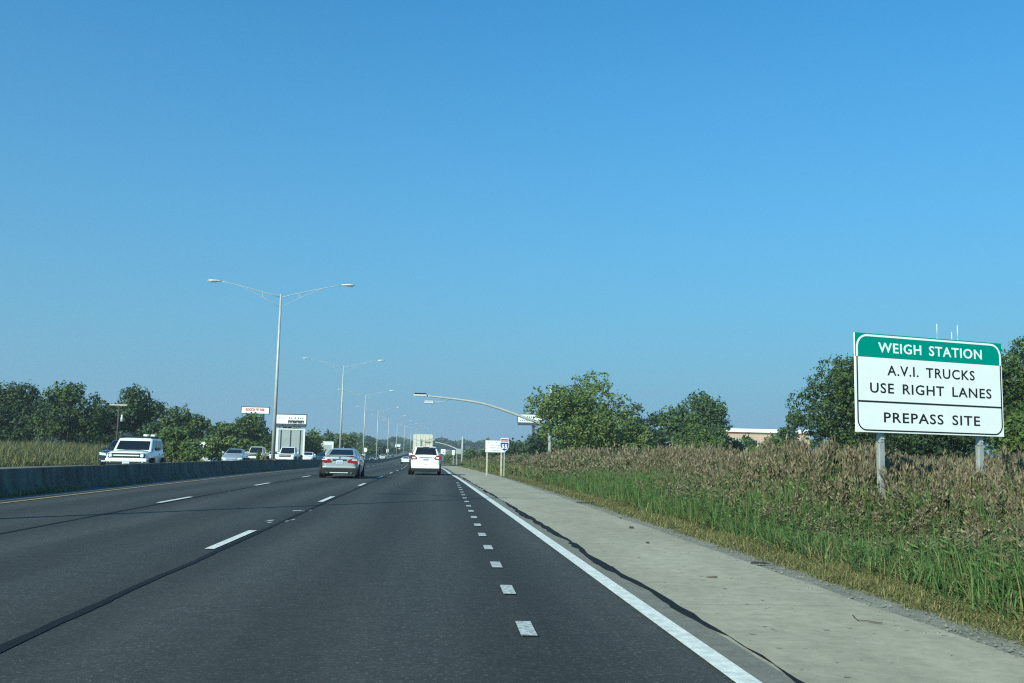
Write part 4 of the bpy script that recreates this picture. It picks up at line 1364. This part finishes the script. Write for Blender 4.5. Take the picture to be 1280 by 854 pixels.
def tree_px(px0, px1, ptop, Y, name, label, m, seed, zb=.3, leaf=None, nleaf=None, **k):
    cx = (px0+px1)/2
    p = at(cx, ptop, Y)
    w = (px1-px0)/FPX*Y*1.01
    h = p.z - gz(Y) + .05
    leaf = leaf or max(.09, Y*.00135)
    area = w*h
    nl_ = nleaf or int(min(34000, max(1200, area/(leaf*leaf)*4.2)))
    return make_tree(name, label, p.x, Y, w, h, zb*h*.3, m, seed, leaf, nl_, depth=max(w, h*.6), **k)

# right side of the road
tree_px(668, 782, 470, 90, 'broadleaf_tree', 'broad sunlit green tree with the mast arm pole among its leaves', ('leaf_light', 'leaf_mid'), 1, nl=46)
tree_px(762, 846, 508, 128, 'broadleaf_tree', 'low dark tree in the gap beside the broad sunlit tree', 'leaf_dark', 2)
tree_px(778, 824, 531, 88, 'bush', 'light green bush in front of the low dark tree', 'leaf_light', 3, cat='bush', nl=12)
tree_px(828, 908, 493, 106, 'broadleaf_tree', 'tall dark green tree hiding the near end of the tan warehouse', ('leaf_blue', 'leaf_mid'), 4, nl=30)
tree_px(845, 905, 532, 96, 'bush', 'mid green bush at the foot of the tall tree beside the warehouse', 'leaf_mid', 5, cat='bush', nl=14)
tree_px(898, 932, 546, 112, 'bush', 'dark bush in front of the tan warehouse beside the tall tree', 'leaf_blue', 6, cat='bush', nl=10)
tree_px(926, 948, 544, 116, 'bush', 'small bush in front of the middle of the tan warehouse', 'leaf_mid', 7, cat='bush', nl=8)
tree_px(944, 990, 547, 100, 'bush', 'spreading light green bush in front of the tan warehouse', 'leaf_light', 8, cat='bush', nl=12)
tree_px(963, 1012, 519, 108, 'broadleaf_tree', 'small blue-green tree between the tan warehouse and the large dark tree', 'leaf_blue', 9, nl=16)
tree_px(998, 1128, 450, 66, 'broadleaf_tree', 'large dark leafy tree between the warehouse and the weigh station sign', ('leaf_dark', 'leaf_mid'), 10, nl=64, shape='round')
tree_px(1105, 1235, 476, 60, 'broadleaf_tree', 'dark shaded tree behind the weigh station sign', 'leaf_dark', 12, nl=48)
tree_px(1205, 1350, 430, 50, 'broadleaf_tree', 'tall leafy tree showing beyond the far edge of the weigh station sign', ('leaf_mid', 'leaf_dark'), 13, nl=60)
tree_px(1245, 1330, 500, 40, 'bush', 'bright green bush below the tall tree past the weigh station sign', 'leaf_mid', 14, cat='bush', nl=20)
# roadside trees farther along on the right
tree_px(640, 700, 540, 150, 'broadleaf_tree', 'dark tree behind the interstate shield and under the billboard', 'leaf_dark', 15, nl=18)
tree_px(612, 652, 551, 170, 'broadleaf_tree', 'dark rounded tree behind the A.V.I. TRUCKS sign', 'leaf_blue', 16, nl=16)
tree_px(592, 622, 561, 190, 'bush', 'low dark scrub between the A.V.I. TRUCKS sign and the small round tree', 'leaf_dark', 17, cat='bush', nl=10)
tree_px(580, 595, 560.5, 250, 'broadleaf_tree', 'small round tree beside the thin far mast', 'leaf_mid', 18, nl=10)
tree_px(556, 584, 566, 260, 'bush', 'scrub below the far pale sign panels', 'leaf_mid', 19, cat='bush', nl=10)
# left side
tree_px(-45, 62, 480, 118, 'broadleaf_tree', 'dark wide tree at the open end of the tree line by the field', 'leaf_dark', 20, nl=34)
tree_px(52, 130, 480.5, 112, 'broadleaf_tree', 'tree with a sunlit yellow-green top beside the dark wide tree', ('leaf_dark', 'leaf_mid'), 21, nl=30)
tree_px(116, 166, 504, 122, 'broadleaf_tree', 'dark tree behind the utility pole crossarm', 'leaf_dark', 22, nl=20)
tree_px(144, 206, 486, 116, 'broadleaf_tree', 'tall dark tree rising above the white SUV', ('leaf_dark', 'leaf_blue'), 23, nl=28)
tree_px(196, 263, 511, 125, 'broadleaf_tree', 'mid green tree with a flat top between the tall dark tree and the shed', ('leaf_mid', 'leaf_dark'), 24, nl=26)
tree_px(252, 302, 529, 132, 'broadleaf_tree', 'lower green tree in the dip beside the red lettered billboard', 'leaf_mid', 25, nl=20)
tree_px(286, 348, 518, 140, 'broadleaf_tree', 'dark green tree under the red lettered billboard', ('leaf_mid', 'leaf_dark'), 26, nl=26)
tree_px(338, 385, 534, 160, 'broadleaf_tree', 'tree behind the tall white box trailer', 'leaf_dark', 27, nl=18)
tree_px(374, 404, 538, 165, 'broadleaf_tree', 'dark tree between the two box trailers', 'leaf_mid', 28, nl=16)
tree_px(396, 424, 540, 230, 'broadleaf_tree', 'tree showing above the smaller box trailer', 'leaf_dark', 29, nl=14)
tree_px(421, 454, 542.5, 240, 'broadleaf_tree', 'flat topped green tree between the second and third lamp posts', 'leaf_mid', 30, nl=18)
tree_px(449, 472, 551.5, 290, 'broadleaf_tree', 'rounded tree between the third and fourth lamp posts', 'leaf_mid', 31, nl=12)
tree_px(466, 484, 553, 320, 'broadleaf_tree', 'rounded tree sloping down past the fourth lamp post', 'leaf_dark', 32, nl=12)
tree_px(482, 500, 558.5, 420, 'broadleaf_tree', 'small hazy tree in front of the far semi truck', 'leaf_dark', 33, nl=9)
tree_px(500, 514, 559, 520, 'broadleaf_tree', 'small hazy tree beyond the far semi truck', 'leaf_blue', 34, nl=9)
# scrub on the left bank
LS = 'scrub bushes on the left bank'
tree_px(196, 238, 535, 92, 'bush', 'lighter green bush behind the white SUV', 'leaf_mid', 40, cat='bush', nl=14)
tree_px(228, 262, 549, 90, 'bush', 'low bush in front of the small white shed', 'leaf_mid', 41, cat='bush', nl=10)
tree_px(258, 294, 545, 96, 'bush', 'yellow-green bush behind the blue-silver sedan', 'leaf_light', 42, cat='bush', nl=12)
tree_px(296, 336, 549, 128, 'bush', 'green bush behind the pale pickup', 'leaf_mid', 43, cat='bush', nl=12)
tree_px(386, 404, 556, 172, 'bush', 'low scrub between the two box trailers', 'leaf_light', 44, cat='bush', nl=8)
tree_px(320.5, 328.5, 563.5, 68, 'bush', 'small dark weed bush at the barrier in front of the pale pickup', 'leaf_light', 45, cat='bush', nl=6, leaf=.06, nleaf=700)
tree_px(328.5, 341, 568, 66, 'bush', 'brown tuft of weeds at the barrier by the foot of a lamp post', 'weed_head', 46, cat='bush', nl=6, leaf=.06, nleaf=600)

# ------------------------------------------------------------------ a far-off wood closing the view
rng = np.random.RandomState(77)
V, Fq = [], []
base = 0
for (xa, xb, ya, hmin, hmax, n) in ((-420, -40, 620, 6, 11, 5000), (-60, 260, 900, 6, 10, 4200), (60, 420, 420, 5, 9, 5200), (-330, -95, 300, 6, 10, 4200), (30, 70, 520, 4, 7, 1600), (75, 330, 210, 6, 9, 6000)):
    X = rng.uniform(xa, xb, n)
    hh = hmin + (hmax-hmin)*(.5+.5*np.sin(X*.071+ya)*np.sin(X*.23+1))
    Z = rng.rand(n)**.8*hh
    Yv = ya + rng.normal(size=n)*4
    P = np.stack([X, Yv, Z + gza(Yv)], 1)
    s = (ya*.0028)*(.6+.8*rng.rand(n))[:, None]
    a = rng.normal(size=(n, 3)); a /= np.linalg.norm(a, axis=1)[:, None]
    b = np.cross(a, rng.normal(size=(n, 3))); b /= np.linalg.norm(b, axis=1)[:, None]
    V.append(np.stack([P-a*s, P-b*s*.7, P+a*s, P+b*s*.7], 1).reshape(-1, 3))
    Fq.append(np.arange(n*4).reshape(-1, 4)+base); base += n*4
tag(raw('distant_wood', np.concatenate(V), np.concatenate(Fq), MT['leaf_dark']), 'far belt of dark trees closing the view', None, None, 'stuff')

# ------------------------------------------------------------------ weeds and grass
def blade_tpl(rng, h, w, lean, n=3):
    a = rng.uniform(0, 2*math.pi)
    d = np.array([math.cos(a), math.sin(a), 0]); s = np.array([-math.sin(a), math.cos(a), 0])
    tw = rng.uniform(-1, 1)
    s = s*math.cos(tw) + d*math.sin(tw)
    pts = [np.array([0, 0, 0.]) + d*lean*h*(t**2) + np.array([0, 0, h*(t - .25*lean*t*t)]) for t in np.linspace(0, 1, n+1)]
    V, Fq = [], []
    for i, p in enumerate(pts):
        ww = w*(1-(i/n)**1.5)*.5 + .0008
        V += [p-s*ww, p+s*ww]
        if i: Fq.append((2*i-2, 2*i-1, 2*i+1, 2*i))
    return np.array(V), np.array(Fq)

def merge(parts):
    V, Fq, Mi, b = [], [], [], 0
    for v, f, m in parts:
        V.append(v); Fq.append(f+b); Mi.append(np.full(len(f), m)); b += len(v)
    return np.concatenate(V), np.concatenate(Fq), np.concatenate(Mi)

def kite(rng, p, d, L, w):
    d = d/np.linalg.norm(d)
    s = np.cross(d, rng.normal(size=3)); s /= np.linalg.norm(s)
    return np.array([p, p+d*L*.45+s*w*.5, p+d*L, p+d*L*.45-s*w*.5]), np.array([[0, 1, 2, 3]])

def forb_tpl(rng, h=1.0, brown=.45, nleaf=16, nhead=26, ls=1.0):
    """a tall weed: stem, side leaves and a mass of small seed heads on top; materials 0 leaf, 1 head, 2 blade"""
    parts = []
    v, f = blade_tpl(rng, h, .018, rng.uniform(.02, .2)); parts.append((v, f, 0))
    top = v[-1]; stem = lambda t: (v[0]+v[1])/2*(1-t) + top*t
    for i in range(nleaf):
        t = .12 + .75*rng.rand()
        a = rng.uniform(0, 2*math.pi)
        d = np.array([math.cos(a), math.sin(a), rng.uniform(.2, 1.8)])
        L = ls*rng.uniform(.12, .26)*(1.1-.5*t)
        parts.append((*kite(rng, stem(t), d, L, L*.24), 1 if (t > .62 and rng.rand() < .15) else 0))
    # a few upright side branches, each ending in a narrow spike of seed heads
    nb = 4
    tips = [(stem(1-brown), top)]
    for k in range(nb):
        a = rng.uniform(0, 2*math.pi); t0 = rng.uniform(.45, .8)
        b0 = stem(t0); L = rng.uniform(.16, .34)*(1.2-t0*.5)
        b1 = b0 + np.array([math.cos(a)*L*.30, math.sin(a)*L*.30, L])
        tips.append((b0*.5+b1*.5, b1))
        sd = np.array([-math.sin(a), math.cos(a), 0])*.004
        parts.append((np.array([b0-sd, b0+sd, b1+sd*.4, b1-sd*.4]), np.array([[0, 1, 2, 3]]), 0))
    for i in range(nhead):
        p0, p1 = tips[rng.randint(0, len(tips))] if i % 3 else tips[0]
        t = rng.rand()**.8
        a = rng.uniform(0, 2*math.pi)
        r = rng.uniform(.0, .045)*(1.25-t*.7)
        p = p0*(1-t) + p1*t + np.array([math.cos(a)*r, math.sin(a)*r, rng.uniform(-.03, .03)])
        d = np.array([math.cos(a)*.35, math.sin(a)*.35, .9]) + rng.normal(size=3)*.25
        parts.append((*kite(rng, p, d, ls*rng.uniform(.06, .12), ls*rng.uniform(.02, .04)), 1))
    return merge(parts)

def tuft_tpl(rng, h, w, n, spread, lean=.5, dry=.1, mi=0, md=1):
    parts = []
    for i in range(n):
        v, f = blade_tpl(rng, h*rng.uniform(.55, 1.1), w*rng.uniform(.7, 1.3), lean*rng.uniform(.1, 1.4))
        v = v + np.array([rng.uniform(-spread, spread), rng.uniform(-spread, spread), 0])
        parts.append((v, f, md if rng.rand() < dry else mi))
    return merge(parts)

def scatter(name, tpls, X, Y, S, SZ, mats, rng, zoff=-.04, label=None, Z=None):
    """copy plant templates to the given places in one mesh: plants nobody could count"""
    V, Fq, Mi, b = [], [], [], 0
    which = rng.randint(0, len(tpls), len(X))
    for k, (tv, tf, tm) in enumerate(tpls):
        ix = np.where(which == k)[0]
        if not len(ix): continue
        a = rng.uniform(0, 2*math.pi, len(ix))
        c, s = np.cos(a)*S[ix], np.sin(a)*S[ix]
        lx, ly = rng.normal(size=len(ix))*.09, rng.normal(size=len(ix))*.09
        z = tv[None, :, 2]*SZ[ix, None]
        vx = tv[None, :, 0]*c[:, None] - tv[None, :, 1]*s[:, None] + X[ix, None] + z*lx[:, None]
        vy = tv[None, :, 0]*s[:, None] + tv[None, :, 1]*c[:, None] + Y[ix, None] + z*ly[:, None]
        vz = z + (gza(Y[ix]) + zoff + (Z[ix] if Z is not None else 0))[:, None]
        V.append(np.stack([vx, vy, vz], 2).reshape(-1, 3))
        n = len(tv)
        Fq.append((tf[None] + (np.arange(len(ix))*n)[:, None, None] + b).reshape(-1, 4))
        Mi.append(np.tile(tm, len(ix)))
        b += n*len(ix)
    o = raw(name, np.concatenate(V), np.concatenate(Fq), mats, None, np.concatenate(Mi))
    return tag(o, label, None, None, 'stuff')

def patch(x, y, s, seed):
    """smooth random field in 0..1 for patches of taller and lower growth"""
    r = np.random.RandomState(seed)
    v = np.zeros_like(x)
    for i in range(7):
        a = r.uniform(0, 2*math.pi); k = s*r.uniform(.5, 2)
        v += np.sin((x*math.cos(a) + y*math.sin(a))*k + r.uniform(0, 6))
    return .5 + np.clip(v/7, -.5, .5)

rng = np.random.RandomState(5)
XG = 5.15          # where the tall growth starts
forbs = [forb_tpl(rng, 1.0, rng.uniform(.32, .52), 30, rng.randint(40, 62), .8) for _ in range(14)] + [forb_tpl(rng, .85, .1, 46, 4, .8) for _ in range(5)]
forbs_low = [forb_tpl(rng, 1.0, .40, 16, 22, 1.25) for _ in range(8)] + [forb_tpl(rng, .85, .1, 24, 3, 1.2) for _ in range(3)]
# near belt, mid field and far field of brown-topped weeds
def spots(n, x0, x1, y0, y1, p=1.0):
    return rng.uniform(x0, x1, n), y0 + (y1-y0)*rng.rand(n)**p
def wheight(X, Y):
    edge = np.clip((X + .9*(patch(X, Y, .9, 3)-.5) - XG)/2.4, 0, 1)
    near = np.clip((Y-9)/11, 0, 1)
    top = 1.30 + .27*near
    return (.50 + (top-.50)*edge**1.2) * (.76 + .36*patch(X, Y, .75, 4)) * (1 - .74*np.exp(-((X-6.5)/1.2)**2 - ((Y-13.4)/2.3)**2))
parts_x, parts_y = [], []
for args in ((5200, XG+.45, 9.5, 5, 34), (3000, 9, 16, 9, 40), (1500, 14, 26, 20, 60)):
    a, b = spots(*args); parts_x.append(a); parts_y.append(b)
X, Y = np.concatenate(parts_x), np.concatenate(parts_y)
H = wheight(X, Y)
forbs_green = [forb_tpl(rng, 1.0, .25, 46, rng.randint(0, 8), .85) for _ in range(8)]
brown = rng.rand(len(X)) < np.clip((X + .9*(patch(X, Y, 1.3, 14)-.5) - XG - .5)/1.5, .04, .95)
SZ = H*(.76+.34*rng.rand(len(X)))
for tp, mk, lb in ((forbs, brown, 'tall brown-topped roadside weeds near the weigh station sign'), (forbs_green, ~brown, 'leafy green weeds among the brown-topped ones')):
    scatter('weeds', tp, X[mk], Y[mk], .95 + .35*rng.rand(mk.sum()), SZ[mk], [MT['weed_leaf'], MT['weed_head']], rng, label=lb)
parts_x, parts_y = [], []
for args in ((3200, XG+.25, 10, 33, 75), (2600, 9, 24, 36, 90), (2600, XG+.3, 20, 75, 150), (1200, XG+.5, 26, 150, 300), (900, 25, 60, 40, 130)):
    a, b = spots(*args); parts_x.append(a); parts_y.append(b)
X, Y = np.concatenate(parts_x), np.concatenate(parts_y)
X2 = X + gca(Y)
H = wheight(X, Y)*np.clip(1.0 - (Y-80)/500, .75, 1)
scatter('weeds', forbs_low, X2, Y, 1.2 + Y/90, H*(.76+.34*rng.rand(len(X))), [MT['weed_leaf'], MT['weed_head']], rng,
        label='brown-topped weeds farther along the right verge')
# green grass along the front of the weeds
tufts = [tuft_tpl(rng, 1.0, .013, 18, .13, .17, .12) for _ in range(10)] + [forb_tpl(rng, 1.0, .1, 40, 0, .7) for _ in range(3)]
X, Y = spots(10500, XG, XG+3.2, 4.5, 50, 1.4)
edge = (X-XG)/3.2
keep = rng.rand(len(X)) < (.35 + .65*patch(X, Y, .7, 8)) * (1.1-.75*edge)
X, Y, edge = X[keep], Y[keep], edge[keep]
scatter('tall_grass', tufts, X + gca(Y), Y, 1.0+.3*rng.rand(len(X)), (.32 + .62*edge**.8 + .34*patch(X, Y, 1.1, 9))*(.65+.6*rng.rand(len(X)))*(1 - .60*np.exp(-((X-6.5)/1.2)**2 - ((Y-13.4)/2.3)**2)), [MT['blade'], MT['blade_dry']], rng,
        label='tall green grass along the foot of the weeds')
X, Y = spots(2600, XG, XG+1.6, 48, 150, 1.3)
scatter('tall_grass', [tuft_tpl(rng, 1.0, .05, 7, .2, .35, .3) for _ in range(6)], X + gca(Y), Y, 1.2+Y/120, (.45+.4*rng.rand(len(X))), [MT['blade'], MT['blade_dry']], rng,
        label='grass along the far part of the right verge')
# leaning yellowed stalks at the very edge
X, Y = spots(900, XG-.12, XG+.45, 4.5, 60, 1.4)
scatter('dry_grass', [tuft_tpl(rng, .34, .016, 9, .10, 1.2, .62) for _ in range(8)], X, Y, 1+.3*rng.rand(len(X)), .7+.7*rng.rand(len(X)), [MT['blade'], MT['blade_dry']], rng,
        label='leaning yellowed grass at the edge of the mown verge')
# mown turf between the gravel and the weeds
X, Y = spots(26000, 0, 1, 4, 75, 1.7)
xs_ = np.array([XS(v) for v in Y])
X = xs_ + .42 + X**.85*(XG + .25 - xs_ - .42) + rng.normal(size=len(X))*.05
scatter('turf', [tuft_tpl(rng, .10, .010, 10, .08, .9, .30) for _ in range(8)], X + gca(Y), Y, 1.0+Y/40, (.55+.75*rng.rand(len(X)))*(.7+.7*patch(X, Y, 1.2, 21)), [MT['turf'], MT['blade_dry']], rng,
        label='short mown grass strip beside the gravel')
X, Y = spots(3500, 0, 1, 75, 300, 1.2)
xs_ = np.array([XS(v) for v in Y])
X = xs_ + .3 + X*(XG + .4 - xs_ - .3)
scatter('turf', [tuft_tpl(rng, .16, .04, 6, .2, .9, .30) for _ in range(5)], X + gca(Y), Y, 1.5+Y/100, .6+.6*rng.rand(len(X)), [MT['turf'], MT['blade_dry']], rng,
        label='short grass strip far along the right shoulder')
# left bank field
XF = -25.3
ft = [tuft_tpl(rng, 1.0, .035, 13, .25, .4, .2) for _ in range(8)]
n = 9000
X, Y = spots(n, -62, XF, 36, 150, 1.0)
bank = np.clip((XF-X)/9, 0, 1)*.5
scatter('field_grass', ft, X, Y, 1.2+Y/110, (.55 + .55*np.clip((XF-X)/4, 0, 1) + .5*patch(X, Y, .35, 31))*(.7+.5*rng.rand(n)), [MT['field'], MT['blade_dry']], rng,
        label='yellow-green tall grass on the left bank', Z=bank)
X, Y = spots(3500, -29, XF, 36, 140, 1.0)
scatter('field_grass', ft, X, Y, .9+Y/150, .2+.25*rng.rand(3500), [MT['turf'], MT['blade_dry']], rng, label='lower grass at the edge of the opposite shoulder')
n = 1500
X, Y = spots(n, -70, -26, 150, 420, 1.0)
scatter('field_grass', ft, X + gca(Y), Y, 2.5+Y/120, .8+.6*rng.rand(n), [MT['field'], MT['blade_dry']], rng, label='grass far along the opposite roadside')
# tufts at the barrier foot
X = []; Y = []
for yc_, n in ((24.5, 18), (27, 60), (29, 22), (33, 14), (36, 14), (40, 10), (44, 8), (52, 10), (61, 14), (75, 10), (20, 8)):
    Y += list(yc_ + rng.normal(size=n)*.8); X += list(XB + .02 + np.abs(rng.normal(size=n))*.06)
X, Y = np.array(X), np.array(Y)
scatter('barrier_grass', [tuft_tpl(rng, .2, .014, 6, .05, .7, .75) for _ in range(6)], X, Y, 1+.5*rng.rand(len(X)), .5+.8*rng.rand(len(X)), [MT['turf'], MT['blade_dry']], rng,
        zoff=0, label='dry grass sprouting along the foot of the barrier')
# loose stones on the gravel strip
rng = np.random.RandomState(9)
n = 1500
Y = 4 + 36*rng.rand(n)**1.6
X = np.array([XS(v) for v in Y]) + rng.normal(size=n)*.16 + .12
s = .006 + .017*rng.rand(n)**2
base_v = np.array([[1, 0, 0], [0, 1, 0], [-1, 0, 0], [0, -1, 0], [0, 0, .8], [.3, .2, -.4]])
V = base_v[None]*s[:, None, None]*(.7+.6*rng.rand(n, 6, 1)) + np.stack([X, Y, gza(Y)+.004], 1)[:, None]
f = np.array([[0, 1, 4], [1, 2, 4], [2, 3, 4], [3, 0, 4]])
Fq = (f[None] + (np.arange(n)*6)[:, None, None]).reshape(-1, 3)
tag(raw('loose_stones', V.reshape(-1, 3), Fq, MT['gravel']), 'small loose stones along the shoulder edge', None, None, 'stuff')

# ------------------------------------------------------------------ litter on the shoulder
def ground_d(px, py):
    return 1.374*FPX/(py - (566+.022*(px-542)))
def shard(name, px, py, pts, m, label, cat, hgt=.03, seed=0):
    d = ground_d(px, py); p = at(px, py, d)
    rr = random.Random(seed)
    bm = bmesh.new()
    pts = [(x*.62, y*.62) for x, y in pts]
    hgt *= .7
    bot = [bm.verts.new((x, y, 0)) for x, y in pts]
    top = [bm.verts.new((x*.85, y*.85, hgt*(.5+rr.random()))) for x, y in pts]
    bm.faces.new(bot[::-1]); bm.faces.new(top)
    for i in range(len(pts)):
        bm.faces.new((bot[i], bot[(i+1) % len(pts)], top[(i+1) % len(pts)], top[i]))
    o = obj(name, bm, MT[m], None, loc=(p.x, p.y, gz(d)+.012))
    return tag(o, label, cat)
shard('plastic_litter', 911, 668, [(-.16, -.08), (.1, -.12), (.2, .05), (.02, .12), (-.12, .08)], 'litter', 'white piece of plastic litter at the edge of the tall weeds', 'litter', .1, 1)
shard('tyre_scrap', 950, 707.5, [(-.22, -.03), (.05, -.05), (.24, .0), (.1, .05), (-.12, .04)], 'scrap', 'long dark tyre scrap on the gravel strip', 'debris', .03, 2)
shard('tyre_scrap', 789, 662, [(-.08, -.05), (.06, -.06), (.09, .04), (-.04, .06)], 'scrap', 'small dark tyre scrap on the concrete shoulder farther up', 'debris', .04, 3)
shard('tyre_scrap', 809, 680.5, [(-.05, -.04), (.05, -.05), (.06, .04), (-.03, .05)], 'scrap', 'tiny dark scrap in the middle of the concrete shoulder', 'debris', .03, 4)
shard('tyre_scrap', 846, 663, [(-.2, -.03), (.1, -.05), (.2, .03), (-.1, .05)], 'scrap', 'dark strip of debris at the gravel edge beside the small scrap', 'debris', .03, 5)
shard('tyre_scrap', 733, 630.5, [(-.5, -.12), (.2, -.2), (.5, .08), (-.2, .18)], 'scrap', 'dark flattened debris on the far gravel beside the mown grass', 'debris', .04, 6)
shard('pale_scrap', 889, 723.5, [(-.12, -.025), (.08, -.035), (.13, .02), (-.06, .03)], 'twig', 'brown scrap lying in the middle of the concrete shoulder', 'debris', .015, 7)
for k, (pp, lb) in enumerate(((((858, 673), (866, 671.5), (876, 670), (888, 668)), 'thin dry twig lying across the gravel edge'), (((1066, 773), (1072, 779), (1084, 780), (1094, 782), (1103, 783)), 'crooked dry twig lying on the clean concrete shoulder'))):
    bm = bmesh.new()
    P = []
    for px, py in pp:
        d = ground_d(px, py); q = at(px, py, d); P.append((q.x, q.y, gz(d)+.018))
    tube(bm, P, .005, 5)
    tag(obj('twig', bm, MT['twig']), lb, 'twig')

# ------------------------------------------------------------------ summer haze
bm = bmesh.new()
box(bm, -3050, 3050, -80, 4050, -3.2, 22)
hm = bpy.data.materials.new('haze_air')
hm.use_nodes = True
hn = hm.node_tree.nodes
hn.remove(hn['Principled BSDF'])
pv = hn.new('ShaderNodeVolumePrincipled')
pv.inputs['Color'].default_value = (.80, .88, .95, 1)
pv.inputs['Density'].default_value = .0004
pv.inputs['Anisotropy'].default_value = .2
hm.node_tree.links.new(pv.outputs[0], hn['Material Output'].inputs['Volume'])
tag(obj('haze', bm, hm), 'thin summer haze over the whole road', None, None, 'stuff')

# ------------------------------------------------------------------ groups for the repeats
for o in [q for q in COL.objects if q.parent is None and 'category' in q and 'group' not in q]:
    c, x, y = o['category'], o.location.x, o.location.y
    if c == 'tree': o['group'] = 'trees beyond the oncoming lanes' if x < -8 else 'trees behind the roadside weeds'
    elif c == 'bush': o['group'] = 'scrub beyond the oncoming lanes' if x < -8 else 'bushes behind the roadside weeds'
    elif c in ('car', 'van', 'pickup truck') and x < -11 and y > 20: o['group'] = 'oncoming traffic beyond the median'
    elif c == 'car': o['group'] = 'cars ahead on the same side'
    elif c == 'billboard': o['group'] = 'billboards beside the highway'
    elif c == 'trailer': o['group'] = 'box trailers beyond the oncoming lanes'
    elif c == 'debris': o['group'] = 'scraps on the shoulder'
    elif c == 'twig': o['group'] = 'twigs on the shoulder'
    elif c == 'road sign': o['group'] = 'road signs'
    elif c == 'mast arm': o['group'] = 'mast arms over the road'
